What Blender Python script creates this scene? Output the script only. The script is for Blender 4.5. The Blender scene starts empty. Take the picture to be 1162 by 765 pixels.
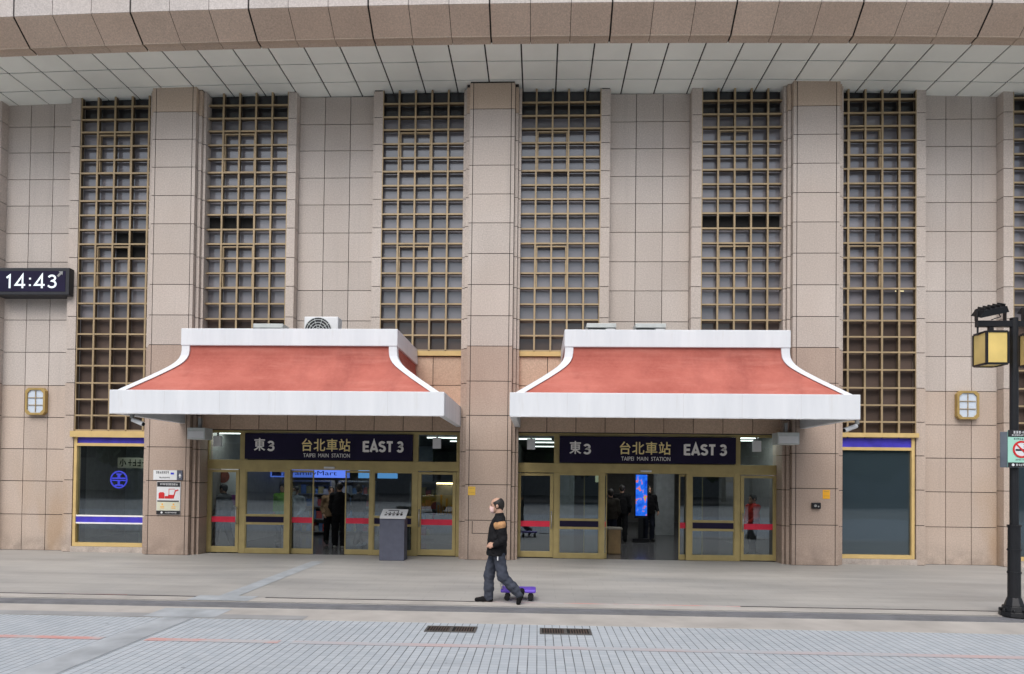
import bpy, math, random
import numpy as np
from mathutils import Matrix, Vector

random.seed(7); np.random.seed(7)
R = math.radians
S = bpy.context.scene
COL = S.collection

# ------------------------------------------------------------------ camera
cam_d = bpy.data.cameras.new("camera")
cam = bpy.data.objects.new("camera", cam_d); COL.objects.link(cam)
cam_d.sensor_width = 36.0
cam_d.lens = 24.01
cam_d.shift_y = 0.12466
cam_d.clip_end = 2000
YAW, PITCH, ROLL = 0.03875, 0.01702, 0.01153
fwd = Vector((-math.sin(YAW)*math.cos(PITCH), math.cos(YAW)*math.cos(PITCH), math.sin(PITCH)))
r0 = Vector((math.cos(YAW), math.sin(YAW), 0)); u0 = r0.cross(fwd)
rt = r0*math.cos(ROLL) + u0*math.sin(ROLL); up = -r0*math.sin(ROLL) + u0*math.cos(ROLL)
M = Matrix((rt, up, -fwd)).transposed().to_4x4()
M.translation = (0, -16.37, 1.95)
cam.matrix_world = M
S.camera = cam

# ------------------------------------------------------------------ sky, sun, exposure
SUN_EL, SUN_AZ = 50.0, 192.0          # compass-like: 180 = straight behind the viewer
w = bpy.data.worlds.new("World"); S.world = w; w.use_nodes = True
nt = w.node_tree; nt.nodes.clear()
sky = nt.nodes.new("ShaderNodeTexSky"); sky.sky_type = 'NISHITA'; sky.sun_disc = False
sky.sun_elevation = R(SUN_EL); sky.sun_rotation = R(SUN_AZ)
sky.air_density = 1.0; sky.dust_density = 4.0; sky.ozone_density = 1.0
hs = nt.nodes.new("ShaderNodeHueSaturation"); hs.inputs['Saturation'].default_value = 0.62
bg = nt.nodes.new("ShaderNodeBackground"); bg.inputs['Strength'].default_value = 0.13
ow = nt.nodes.new("ShaderNodeOutputWorld")
nt.links.new(sky.outputs[0], hs.inputs['Color']); nt.links.new(hs.outputs[0], bg.inputs[0]); nt.links.new(bg.outputs[0], ow.inputs[0])
sun_d = bpy.data.lights.new("sun", 'SUN'); sun_d.energy = 1.15; sun_d.angle = R(42); sun_d.color = (1, .99, .975)
sun = bpy.data.objects.new("sun", sun_d); COL.objects.link(sun)
az = R(SUN_AZ)
sd = Vector((math.sin(az)*math.cos(R(SUN_EL)), math.cos(az)*math.cos(R(SUN_EL)), math.sin(R(SUN_EL))))
sun.rotation_euler = sd.to_track_quat('Z', 'Y').to_euler()
S.view_settings.view_transform = 'Standard'; S.view_settings.look = 'None'
S.view_settings.exposure = 0.27; S.view_settings.gamma = 1.0
S.cycles.max_bounces = 6; S.cycles.transparent_max_bounces = 12
S.cycles.caustics_reflective = False; S.cycles.caustics_refractive = False

# ------------------------------------------------------------------ materials
def lin(c):
    return tuple(((x/255)/12.92 if x/255 <= .04045 else ((x/255+.055)/1.055)**2.4) for x in c)

class NT:
    def __init__(s, name):
        s.m = bpy.data.materials.new(name); s.m.use_nodes = True
        s.t = s.m.node_tree; s.t.nodes.clear()
        s.out = s.n("ShaderNodeOutputMaterial")
    def n(s, typ, **kw):
        nd = s.t.nodes.new(typ)
        for k, v in kw.items(): setattr(nd, k, v)
        return nd
    def l(s, a, b): s.t.links.new(a, b)
    def obj(s): return s.n("ShaderNodeTexCoord").outputs['Object']
    def noise(s, vec, scale, detail=3, rough=.55, stretch=None):
        if stretch:
            mp = s.n("ShaderNodeMapping"); mp.inputs['Scale'].default_value = stretch; s.l(vec, mp.inputs[0]); vec = mp.outputs[0]
        t = s.n("ShaderNodeTexNoise"); t.inputs['Scale'].default_value = scale; t.inputs['Detail'].default_value = detail
        t.inputs['Roughness'].default_value = rough; s.l(vec, t.inputs['Vector']); return t.outputs['Fac']
    def ramp(s, fac, pts):
        r = s.n("ShaderNodeValToRGB"); e = r.color_ramp.elements
        while len(e) < len(pts): e.new(.5)
        for el, (p, c) in zip(e, pts):
            el.position = p; el.color = (c, c, c, 1) if not hasattr(c, '__len__') else (*c, 1)
        s.l(fac, r.inputs[0]); return r.outputs[0]
    def mix(s, fac, a, b, blend='MIX'):
        m = s.n("ShaderNodeMix", data_type='RGBA', blend_type=blend)
        for sock, v in ((m.inputs[0], fac), (m.inputs[6], a), (m.inputs[7], b)):
            if hasattr(v, 'is_linked'): s.l(v, sock)
            elif hasattr(v, '__len__'): sock.default_value = (*v, 1)
            else: sock.default_value = v
        return m.outputs[2]
    def bsdf(s, color, rough=.6, metal=0, spec=.5, bump=None, bstr=.2, bdist=.01):
        b = s.n("ShaderNodeBsdfPrincipled")
        if hasattr(color, 'is_linked'): s.l(color, b.inputs['Base Color'])
        else: b.inputs['Base Color'].default_value = (*color, 1)
        if hasattr(rough, 'is_linked'): s.l(rough, b.inputs['Roughness'])
        else: b.inputs['Roughness'].default_value = rough
        b.inputs['Metallic'].default_value = metal; b.inputs['Specular IOR Level'].default_value = spec
        if bump is not None:
            bp = s.n("ShaderNodeBump"); bp.inputs['Strength'].default_value = bstr; bp.inputs['Distance'].default_value = bdist
            s.l(bump, bp.inputs['Height']); s.l(bp.outputs[0], b.inputs['Normal'])
        s.l(b.outputs[0], s.out.inputs[0]); return b

def simple(name, c, rough=.55, metal=0, var=.12, scale=6, spec=.5):
    n = NT(name); o = n.obj(); c = tuple(c)
    f = n.noise(o, scale, 4)
    col = n.mix(n.ramp(f, [(.3, 0), (.7, 1)]), tuple(x*(1-var) for x in c), tuple(min(1, x*(1+var)) for x in c))
    n.bsdf(col, rough, metal, spec); return n.m

def stone(name, c, var=.13, speck=.32, rough=.55, stain=.18, rust=False):
    n = NT(name); o = n.obj()
    isl = n.n("ShaderNodeNewGeometry").outputs['Random Per Island']
    v = n.mix(isl, tuple(x*(1-var) for x in c), tuple(x*(1+var*.7) for x in c))
    sp = n.noise(o, 34, 2, .7)
    v = n.mix(speck, v, n.ramp(sp, [(.32, tuple(x*.45 for x in c)), (.5, c), (.68, tuple(min(1, x*1.6) for x in c))]))
    st = n.noise(o, .9, 5, .6, (1, 1, .35))
    v = n.mix(stain, v, n.ramp(st, [(.3, tuple(x*.62 for x in c)), (.62, tuple(x*1.12 for x in c))]))
    pt = n.noise(o, .35, 3, .5)                      # slabs from different batches, patchy weathering
    v = n.mix(n_mul(n, n.ramp(pt, [(.42, 0), (.6, 1)]), .22), v, tuple(a*b for a, b in zip(c, (.80, .70, .62))))
    drip = n.noise(o, 2.6, 4, .6, (1.6, 1.6, .06))
    v = n.mix(n_mul(n, n.ramp(drip, [(.58, 0), (.74, 1)]), .20), v, tuple(x*.5 for x in c))
    s3 = n.n("ShaderNodeSeparateXYZ"); n.l(o, s3.inputs[0])
    gr = n.n("ShaderNodeMath", operation='MULTIPLY'); n.l(n.ramp(n_mul(n, s3.outputs['Z'], 1.0), [(.0, .7), (.55, 0)]), gr.inputs[0]); n.l(n.ramp(n.noise(o, 3, 5, .65), [(.35, 0), (.65, 1)]), gr.inputs[1])
    v = n.mix(gr.outputs[0], v, tuple(x*.42 for x in c))
    if rust:
        z = n.n("ShaderNodeSeparateXYZ"); n.l(o, z.inputs[0])
        zr = n.ramp(n_mul(n, z.outputs['Z'], .25), [(.15, 1), (.62, 0)])
        rn = n.ramp(n.noise(o, .8, 3, .5, (1, 1, .3)), [(.56, 0), (.68, 1)])
        k = n.n("ShaderNodeMath", operation='MULTIPLY'); n.l(zr, k.inputs[0]); n.l(rn, k.inputs[1])
        k2 = n.n("ShaderNodeMath", operation='MULTIPLY'); n.l(k.outputs[0], k2.inputs[0]); k2.inputs[1].default_value = .45
        v = n.mix(k2.outputs[0], v, (.40, .25, .12))
    n.bsdf(v, rough, 0, .4, sp, .12, .004); return n.m

def n_mul(n, a, f):
    k = n.n("ShaderNodeMath", operation='MULTIPLY'); n.l(a, k.inputs[0]); k.inputs[1].default_value = f; return k.outputs[0]

def emit(name, c, strength=1.0):
    n = NT(name); e = n.n("ShaderNodeEmission"); e.inputs[0].default_value = (*c, 1); e.inputs[1].default_value = strength
    n.l(e.outputs[0], n.out.inputs[0]); return n.m

def glass(name, tint, refl=.14, rough=.01, dark=None):
    """thin tinted window glass: see-through plus a mirror-like reflection that grows at grazing angles"""
    n = NT(name)
    fc = n.n("ShaderNodeLayerWeight"); fc.inputs['Blend'].default_value = .5
    pw = n.n("ShaderNodeMath", operation='POWER'); n.l(fc.outputs['Facing'], pw.inputs[0]); pw.inputs[1].default_value = 4.0
    lw = n.n("ShaderNodeMath", operation='MULTIPLY_ADD'); n.l(pw.outputs[0], lw.inputs[0]); lw.inputs[1].default_value = 1-refl; lw.inputs[2].default_value = refl
    gl = n.n("ShaderNodeBsdfGlossy"); gl.inputs['Roughness'].default_value = rough; gl.inputs['Color'].default_value = (.80, .91, 1, 1)
    if dark is None:
        tr = n.n("ShaderNodeBsdfTransparent"); tr.inputs[0].default_value = (*tint, 1)
    else:
        tr = n.n("ShaderNodeBsdfDiffuse")
        isl = n.n("ShaderNodeNewGeometry").outputs['Random Per Island']
        c = n.mix(isl, tuple(x*.72 for x in dark), tuple(x*1.25 for x in dark)); n.l(c, tr.inputs[0])
        bp = n.n("ShaderNodeBump"); bp.inputs['Strength'].default_value = .02; bp.inputs['Distance'].default_value = .05
        n.l(n.noise(n.obj(), .8, 1), bp.inputs['Height']); n.l(bp.outputs[0], gl.inputs['Normal'])
    mx = n.n("ShaderNodeMixShader"); n.l(lw.outputs[0], mx.inputs[0]); n.l(tr.outputs[0], mx.inputs[1]); n.l(gl.outputs[0], mx.inputs[2])
    n.l(mx.outputs[0], n.out.inputs[0]); return n.m

C_ST = (.55, .495, .455)
M_wall = stone("granite_wall", C_ST, rust=True)
M_pil = stone("granite_pillar", (.55, .49, .445), rust=False)
M_top = stone("granite_brown", (.54, .435, .345))
M_plow = stone("granite_pillar_foot", (.445, .35, .29), speck=.34, stain=.3)
M_wlow = stone("granite_wall_foot", (.52, .43, .365), speck=.34, stain=.26, rust=True)
M_lint = stone("granite_lintel", (.56, .41, .305))
M_fas_lo = stone("granite_fascia_low", (.62, .485, .385), speck=.34)  # shading of the downward face put into a browner stone colour
M_fas = stone("granite_fascia", (.52, .48, .46), stain=.08)
M_joint = simple("joint_mortar", (.028, .025, .023), .9)
M_soff = simple("soffit_panel", lin((243, 246, 238)), .5, 0, .05, .8)
M_gold = simple("gold_lattice", (.385, .29, .17), .45, .15, .14, 3)
M_bronze = simple("dark_bronze", (.11, .078, .045), .6, .1)  # shade on the inner sides of the fins, painted as darker webs
M_brass = simple("brass_frame", (.43, .345, .15), .4, .2, .10, 4)
M_beam = simple("gold_beam", (.62, .45, .19), .45, 0, .1, 3)
M_pane = glass("lattice_glass", (1, 1, 1), .07, .12, dark=(.22, .21, .228))
M_pane_up = glass("lattice_glass_no_blind", (1, 1, 1), .05, .08, dark=(.035, .032, .032))  # dark soffit reflection and shade painted into the top rows of panes
M_pane_lo = glass("lattice_glass_low", (1, 1, 1), .05, .12, dark=(.115, .085, .072))
M_pane_dk = simple("open_void", (.006, .006, .006), .9)
M_glass = glass("door_glass", (.50, .57, .57), .155, .004)
M_glass_t = glass("transom_glass", (.52, .60, .58), .08, .004)
M_glass_dk = glass("dark_glass", (1, 1, 1), .11, .02, dark=(.030, .046, .056))
M_blue = simple("blue_strip", lin((70, 62, 190)), .4, 0, .25, 3)
M_navy = simple("navy_panel", lin((34, 30, 56)), .6, 0, .15, 2, spec=.15)
M_red = simple("red_strip", lin((222, 40, 72)), .5, 0, .08, 3)
M_white = None
def white_paint():
    n = NT("white_paint"); o = n.obj()
    st = n.noise(o, 1.3, 5, .6, (2.2, 2.2, .25))
    v = n.mix(n.ramp(st, [(.35, 0), (.75, 1)]), (.69, .72, .76), (.79, .815, .85))
    f = n.noise(o, 9, 3, .6, (1, 1, .15))
    v = n.mix(n_mul(n, n.ramp(f, [(.6, 0), (.8, 1)]), .22), v, (.52, .50, .46))
    n.bsdf(v, .55, 0, .3); return n.m
M_white = white_paint()
M_seam = simple('seam_grey', (.60,.61,.63), .7)
def red_stucco():
    n = NT("red_stucco"); o = n.obj()
    a = n.noise(o, 1.1, 5, .62, (.6, 1, 1)); b = n.noise(o, 14, 3, .7)
    v = n.mix(n.ramp(a, [(.3, 0), (.7, 1)]), (.36, .095, .073), (.54, .175, .137))
    hz = n.noise(o, 1.6, 6, .7, (.35, 1, 2.5))
    v = n.mix(n_mul(n, n.ramp(hz, [(.5, 0), (.72, 1)]), .5), v, (.62, .26, .21))
    dk = n.noise(o, .8, 5, .6, (1.4, 1, .5))
    v = n.mix(n_mul(n, n.ramp(dk, [(.54, 0), (.7, 1)]), .45), v, (.27, .075, .062))
    v = n.mix(n_mul(n, n.ramp(b, [(.45, 0), (.8, 1)]), .25), v, (.6, .22, .18))
    n.bsdf(v, .85, 0, .2, b, .35, .01); return n.m
M_redroof = red_stucco()
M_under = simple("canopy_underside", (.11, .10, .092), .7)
M_black = simple("black_metal", (.012, .013, .016), .42, .2, .2, 8)
M_dark = simple("dark_plastic", (.018, .02, .026), .45)
M_grey = simple("grey_metal", (.30, .31, .31), .5, .2)
M_lgrey = simple("light_grey_casing", (.56, .60, .60), .5, 0, .06)
M_steel = simple("steel", (.55, .55, .53), .3, .8)
M_slate = simple("slate_panel", lin((84, 88, 104)), .55)
M_paper = simple("paper_white", (.74, .76, .78), .6, 0, .03)
M_cream = simple("paper_cream", (.66, .66, .52), .6, 0, .05)
M_mint = simple("paper_mint", lin((165, 218, 200)), .5, 0, .04)
M_ink = simple("ink_black", (.015, .015, .018), .6)
M_sred = simple("sign_red", lin((205, 42, 45)), .5, 0, .04)
M_yel = simple("yellow_notice", lin((228, 186, 75)), .6, 0, .05)
M_orange = simple("orange_notice", lin((240, 175, 40)), .6, 0, .05)
M_silver = simple("silver_letter", (.88,.87,.85), .5, 0, .03)
M_goldlet = simple("gold_letter", (.86,.72,.34), .5, 0, .03)
M_sblue = simple("emblem_blue", lin((52, 62, 205)), .5, 0, .05)

# ------------------------------------------------------------------ mesh helpers
class MB:
    def __init__(s): s.v = []; s.f = []; s.mi = []
    def add(s, vs, fs, mi=0):
        b = len(s.v); s.v += [tuple(x) for x in vs]
        for f in fs: s.f.append(tuple(b+i for i in f)); s.mi.append(mi)
        return s
    def box(s, x0, x1, y0, y1, z0, z1, mi=0):
        return s.add([(x0,y0,z0),(x1,y0,z0),(x1,y1,z0),(x0,y1,z0),(x0,y0,z1),(x1,y0,z1),(x1,y1,z1),(x0,y1,z1)],
              [(0,3,2,1),(4,5,6,7),(0,1,5,4),(1,2,6,5),(2,3,7,6),(3,0,4,7)], mi)
    def quad(s, a, b, c, d, mi=0): return s.add([a,b,c,d],[(0,1,2,3)],mi)
    def cyl(s, a, b, r0, r1=None, n=12, mi=0):
        r1 = r0 if r1 is None else r1
        a, b = Vector(a), Vector(b); d = (b-a).normalized()
        t = Vector((0,0,1)) if abs(d.z) < .9 else Vector((1,0,0))
        u = d.cross(t).normalized(); v = d.cross(u)
        vs = []
        for c, r in ((a,r0),(b,r1)):
            for i in range(n):
                q = 2*math.pi*i/n; vs.append(c + u*(r*math.cos(q)) + v*(r*math.sin(q)))
        fs = [(i,(i+1)%n,n+(i+1)%n,n+i) for i in range(n)] + [tuple(range(n-1,-1,-1)), tuple(range(n,2*n))]
        return s.add(vs, fs, mi)
    def tube(s, pts, r, n=8, mi=0):
        for a, b in zip(pts[:-1], pts[1:]): s.cyl(a, b, r, r, n, mi)
        return s
    def prism(s, poly, y0, y1, mi=0):      # polygon in XZ extruded along Y
        n = len(poly)
        vs = [(x,y0,z) for x,z in poly] + [(x,y1,z) for x,z in poly]
        fs = [tuple(range(n)), tuple(range(2*n-1,n-1,-1))] + [(i,n+i,n+(i+1)%n,(i+1)%n) for i in range(n)]
        return s.add(vs, fs, mi)
    def ring(s, cx, cz, r0, r1, y0, y1, n=32, mi=0):
        vs = []
        for y in (y0,y1):
            for r in (r0,r1):
                for i in range(n):
                    q = 2*math.pi*i/n; vs.append((cx+r*math.cos(q), y, cz+r*math.sin(q)))
        fs = []
        for i in range(n):
            j=(i+1)%n
            fs += [(i,j,n+j,n+i),(2*n+i,3*n+i,3*n+j,2*n+j),(n+i,n+j,3*n+j,3*n+i),(i,2*n+i,2*n+j,j)]
        return s.add(vs, fs, mi)
    def build(s, name, mat, parent=None, smooth=False, bevel=0):
        me = bpy.data.meshes.new(name)
        off = Vector((0,0,0))
        if parent is not None:
            p = parent
            while p is not None: off += p.location; p = p.parent
        me.from_pydata([(x-off.x,y-off.y,z-off.z) for x,y,z in s.v], [], s.f)
        mats = mat if isinstance(mat, (list,tuple)) else [mat]
        for m in mats: me.materials.append(m)
        if len(mats) > 1: me.polygons.foreach_set('material_index', s.mi)
        if smooth: me.polygons.foreach_set('use_smooth', [True]*len(me.polygons))
        me.update()
        import bmesh
        bm = bmesh.new(); bm.from_mesh(me); bmesh.ops.recalc_face_normals(bm, faces=bm.faces); bm.to_mesh(me); bm.free()
        o = bpy.data.objects.new(name, me); COL.objects.link(o); o.parent = parent
        if bevel:
            b = o.modifiers.new('bevel', 'BEVEL'); b.width = bevel; b.segments = 2; b.limit_method = 'ANGLE'
        return o

def tag(o, label=None, cat=None, group=None, kind=None):
    if label: o['label'] = label
    if cat: o['category'] = cat
    if group: o['group'] = group
    if kind: o['kind'] = kind
    return o
def thing(name, loc, label, cat, group=None):
    o = bpy.data.objects.new(name, None); COL.objects.link(o); o.location = loc
    o.empty_display_size = .2
    return tag(o, label, cat, group)
def copy_tree(o, loc, label=None):
    def rec(a, p):
        c = a.copy(); COL.objects.link(c); c.parent = p
        for ch in a.children: rec(ch, c)
        return c
    r = rec(o, None); r.location = loc
    if label: r['label'] = label
    return r
def text_mb(mb, s, x0, x1, z0, z1, y, ex=.006, bold=.0, mi=0, sp=1.0, uniform=False):
    """letters as flat solid shapes facing -Y, fitted to the rectangle"""
    cu = bpy.data.curves.new("t", 'FONT'); cu.body = s; cu.size = 1; cu.extrude = .01; cu.offset = bold; cu.space_character = sp
    cu.resolution_u = 4
    o = bpy.data.objects.new("t", cu); COL.objects.link(o)
    dg = bpy.context.evaluated_depsgraph_get(); me = o.evaluated_get(dg).to_mesh()
    vs = [v.co.copy() for v in me.vertices]; fs = [tuple(p.vertices) for p in me.polygons]
    o.evaluated_get(dg).to_mesh_clear(); bpy.data.objects.remove(o); bpy.data.curves.remove(cu)
    if not vs: return mb
    ax, bx = min(v.x for v in vs), max(v.x for v in vs); ay, by = min(v.y for v in vs), max(v.y for v in vs)
    mb.add([(x0+(v.x-ax)/(bx-ax)*(x1-x0), y+(-ex if v.z > 0 else 0), z0+(v.y-ay)/(by-ay)*(z1-z0)) for v in vs], fs, mi)
    return mb
GLYPH = {
 'E': (.62, [[(.08,0),(.08,1)],[(.08,.92),(.62,.92)],[(.08,.5),(.57,.5)],[(.08,.08),(.62,.08)]]),
 'A': (.82, [[(.06,0),(.41,.96),(.76,0)],[(.18,.28),(.64,.28)]]),
 'S': (.68, [[(.06+.27+.25*math.cos(R(a)), .74+.18*math.sin(R(a))) for a in range(25, 271, 15)]+[(.34+.26*math.cos(R(a)), .30+.22*math.sin(R(a))) for a in range(75, -166, -15)]]),
 'T': (.66, [[(.33,0),(.33,.85)],[(.02,.92),(.64,.92)]]),
 '3': (.62, [[(.29+.22*math.cos(R(a)), .735+.19*math.sin(R(a))) for a in range(160, -91, -15)]+[(.29+.26*math.cos(R(a)), .30+.235*math.sin(R(a))) for a in range(85, -161, -15)]]),
 '1': (.46, [[(.06,.76),(.27,.94),(.27,0)]]),
 '4': (.70, [[(.68,.24),(.04,.24),(.50,.96),(.50,0)]]),
 ':': (.26, [[(.13,.16),(.13,.28)],[(.13,.64),(.13,.76)]]),
 ' ': (.22, []) }
def strokes_mb(mb, s, x0, x1, z0, z1, y, th, gap=.12, mi=0):
    """sans-serif lettering of even stroke width, facing -Y"""
    tot = sum(GLYPH[c][0] for c in s)+gap*(len(s)-1); k = (x1-x0)/tot; h = z1-z0; x = x0; e = 0
    for c in s:
        wd, pl = GLYPH[c]
        for p in pl:
            P = [Vector((x+a*k, z0+b*h)) for a, b in p]; L = []; Rr = []
            for i, q in enumerate(P):
                d0 = (P[i]-P[i-1]).normalized() if i else None; d1 = (P[i+1]-P[i]).normalized() if i < len(P)-1 else None
                d0 = d0 or d1; d1 = d1 or d0
                n = Vector((-(d0.y+d1.y), d0.x+d1.x)); n.normalize()
                m_ = th/2/max(.35, n.dot(Vector((-d0.y, d0.x)))); L.append(q+n*m_); Rr.append(q-n*m_)
            e += .0006; yy = y-.004-e
            n_ = len(P)
            vs = [(v.x, yy, v.y) for v in L]+[(v.x, yy, v.y) for v in Rr]+[(v.x, y, v.y) for v in L]+[(v.x, y, v.y) for v in Rr]
            fs = []
            for i in range(n_-1):
                fs += [(i,i+1,n_+i+1,n_+i),(i,2*n_+i,2*n_+i+1,i+1),(n_+i,n_+i+1,3*n_+i+1,3*n_+i)]
            fs += [(0,n_,3*n_,2*n_),(n_-1,3*n_-1,4*n_-1,2*n_-1)]
            mb.add(vs, fs, mi)
        x += (wd+gap)*k
    return mb
def marks(mb, x0, x1, z0, z1, y, n, mi=0, seed=0):
    """lettering too small to read in the photograph: a row of character-sized marks"""
    rr = random.Random(seed); wd = (x1-x0)/n
    for i in range(n):
        a = x0+wd*(i+.1); b = x0+wd*(i+.86); h = z1-z0
        mb.box(a, b, y-.003, y, z0+h*.42, z0+h*.58, mi)
        k = a+(b-a)*rr.uniform(.25,.7); mb.box(k, k+wd*.16, y-.0035, y, z0, z1, mi)
        if rr.random() > .4: mb.box(a, b, y-.0032, y, z1-h*.16, z1, mi)
        if rr.random() > .4: mb.box(a, b, y-.0032, y, z0, z0+h*.14, mi)
    return mb

# ================================================================== THE GROUND
def ground_mats():
    # plaza bricks: 0.1 x 0.2 m, strong joints along the view direction
    n = NT("plaza_bricks"); o = n.obj()
    sx = n.n("ShaderNodeSeparateXYZ"); n.l(o, sx.inputs[0])
    def line(src, period, width, off=0.0):
        a = n.n("ShaderNodeMath", operation='ADD'); n.l(src, a.inputs[0]); a.inputs[1].default_value = 1000+off
        m = n.n("ShaderNodeMath", operation='MODULO'); n.l(a.outputs[0], m.inputs[0]); m.inputs[1].default_value = period
        c = n.n("ShaderNodeMath", operation='LESS_THAN'); n.l(m.outputs[0], c.inputs[0]); c.inputs[1].default_value = width
        return c.outputs[0]
    def cell(src, period):
        d = n.n("ShaderNodeMath", operation='DIVIDE'); n.l(src, d.inputs[0]); d.inputs[1].default_value = period
        fl = n.n("ShaderNodeMath", operation='FLOOR'); n.l(d.outputs[0], fl.inputs[0]); return fl.outputs[0]
    lx = line(sx.outputs['X'], .1, .011); ly = line(sx.outputs['Y'], .1, .010)
    cv = n.n("ShaderNodeCombineXYZ"); n.l(cell(sx.outputs['X'], .1), cv.inputs[0]); n.l(cell(sx.outputs['Y'], .1), cv.inputs[1])
    wn = n.n("ShaderNodeTexWhiteNoise", noise_dimensions='2D'); n.l(cv.outputs[0], wn.inputs['Vector'])
    base = n.mix(wn.outputs['Value'], (.41, .452, .49), (.50, .535, .565))
    big = n.noise(o, .5, 5, .6)
    base = n.mix(.35, base, n.ramp(big, [(.3, (.36, .40, .44)), (.7, (.53, .58, .63))]))
    base = n.mix(n_mul(n, ly, .42), base, (.18, .19, .20))
    wear = n.ramp(n.noise(o, 1.7, 4, .6), [(.3, .55), (.7, .95)])
    wl = n.n("ShaderNodeMath", operation='MULTIPLY'); n.l(lx, wl.inputs[0]); n.l(wear, wl.inputs[1])
    base = n.mix(wl.outputs[0], base, (.07, .075, .08))
    gum = n.n("ShaderNodeTexVoronoi"); gum.inputs['Scale'].default_value = 1.6; n.l(o, gum.inputs['Vector'])
    base = n.mix(n_mul(n, n.ramp(gum.outputs['Distance'], [(.03, 1), (.045, 0)]), .6), base, (.12, .12, .125))
    st2 = n.noise(o, .9, 6, .68, (.5, 1, 1))
    base = n.mix(n_mul(n, n.ramp(st2, [(.55, 0), (.75, 1)]), .3), base, (.24, .25, .26))
    n.bsdf(base, .7, 0, .35)
    plaza = n.m
    # walkway slabs
    n = NT("walkway_slabs"); o = n.obj()
    br = n.n("ShaderNodeTexBrick"); n.l(o, br.inputs['Vector']); br.inputs['Scale'].default_value = 1
    br.inputs['Brick Width'].default_value = .6; br.inputs['Row Height'].default_value = .3; br.inputs['Mortar Size'].default_value = .007
    br.inputs['Color1'].default_value = (.395, .39, .37, 1); br.inputs['Color2'].default_value = (.42, .415, .395, 1); br.inputs['Mortar'].default_value = (.15, .145, .14, 1)
    a = n.noise(o, 1.0, 5, .62, (.28, 1, 1)); b = n.noise(o, .25, 3)
    a2 = n.noise(o, 3.2, 6, .72, (.12, 1, 1))
    v = n.mix(.5, br.outputs['Color'], n.ramp(a2, [(.36, (.22, .22, .217)), (.62, (.54, .53, .50))]))
    v = n.mix(.5, v, n.ramp(a, [(.38, (.25, .25, .245)), (.6, (.48, .465, .435))]))
    v = n.mix(.3, v, n.ramp(b, [(.35, (.34, .33, .325)), (.65, (.46, .43, .39))]))
    # darker tone along the foot of the building, uneven
    s2 = n.n("ShaderNodeSeparateXYZ"); n.l(o, s2.inputs[0])
    gz = n.ramp(n_mul(n, s2.outputs['Y'], -.35), [(.05, .8), (.75, 0)])
    gk = n.n("ShaderNodeMath", operation='MULTIPLY'); n.l(gz, gk.inputs[0]); n.l(n.ramp(a, [(.35, .25), (.65, 1)]), gk.inputs[1])
    v = n.mix(n_mul(n, gk.outputs[0], .6), v, (.25, .245, .24))
    n.bsdf(v, n.ramp(a, [(.3, .45), (.7, .75)]), 0, .45)
    return plaza, n.m
M_plaza, M_walk = ground_mats()
M_asph = simple("asphalt", (.05, .05, .052), .85, 0, .2, 3)
M_kerb = simple("kerb_granite", (.17, .175, .19), .65, 0, .18, 2.5)
M_edge = simple("edge_paving", (.46, .435, .405), .65, 0, .16, 1.4)
M_edge2 = simple("edge_paving_grey", (.33, .335, .34), .65, 0, .16, 1.4)
M_strip = simple("smooth_guide_strip", (.385, .415, .44), .6, 0, .2, 2.6)
def painted_red():
    n = NT("worn_red_line"); o = n.obj()
    f = n.noise(o, 2.2, 6, .7, (.5, 1, 1))
    v = n.mix(n.ramp(f, [(.42, 0), (.58, 1)]), (.47, .46, .47), (.60, .30, .27))
    n.bsdf(v, .7); return n.m
M_rline = painted_red()
def painted_faint():
    n = NT("faded_red_line"); o = n.obj(); f = n.noise(o, 1.3, 6, .7, (.4, 1, 1)); g = n.noise(o, 20, 2)
    v = n.mix(n.ramp(f, [(.42, 0), (.65, .75)]), (.43, .46, .49), (.56, .38, .36)); v = n.mix(n_mul(n, n.ramp(g, [(.45, 0), (.7, 1)]), .3), v, (.42,.45,.48))
    n.bsdf(v, .7); return n.m
M_rfaint = painted_faint()

def sheet(name, x0, x1, y0, y1, z, mat, kind='structure'):
    m = MB(); m.quad((x0,y0,z),(x1,y0,z),(x1,y1,z),(x0,y1,z)); return tag(m.build(name, mat), kind=kind)
PZ = -.05
sheet("ground", -400, 400, -400, 60, PZ-.08, M_asph)
sheet("plaza_paving", -45, 45, -19.5, -7.12, PZ, M_plaza)
m = MB(); m.box(-45, 45, -6.12, .02, PZ-.2, 0); tag(m.build("walkway", M_walk), kind='structure')
m = MB(); m.box(-45, 45, -6.36, -6.12, PZ-.2, -.012); tag(m.build("kerb", M_kerb), kind='structure')
m = MB(); m.box(-45, 45, -7.12, -6.36, PZ-.2, PZ+.003)
tag(m.build("paving_border", M_edge), kind='structure')
sheet("paving_border", -45, -3.2, -7.12, -6.86, PZ+.007, M_edge2)
sheet("walkway_border", -45, 45, -6.12, -5.80, .004, M_edge)
m = MB()
for a, b in ((-14, -5.05), (-4.25, -.9), (3.1, 9.0)):
    m.box(a, b, -5.815, -5.765, -.01, .006)
tag(m.build("drain_channel", M_ink), kind='structure')
m = MB()
for a, b in ((-.88, 3.1),): m.box(a, b, -5.815, -5.765, -.01, .0055)
m.box(-9.5, -6.5, -5.76, -5.735, -.01, .0045)
tag(m.build("painted_edge_line", M_rline), kind='structure')
m = MB()
rl = lambda a, b: ((a,-8.41,PZ+.004),(b,-8.41,PZ+.004),(b,-8.27,PZ+.004),(a,-8.27,PZ+.004))
for a, b in ((-12, -5.2), (-4.66, -3.05)): m.quad(*rl(a, b))
for a, b in ((-2.9, 1.5), (1.5, 12)): m.quad(*rl(a, b), 1)
tag(m.build("painted_line", [M_rline, M_rfaint]), kind='structure')
m = MB()
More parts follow.
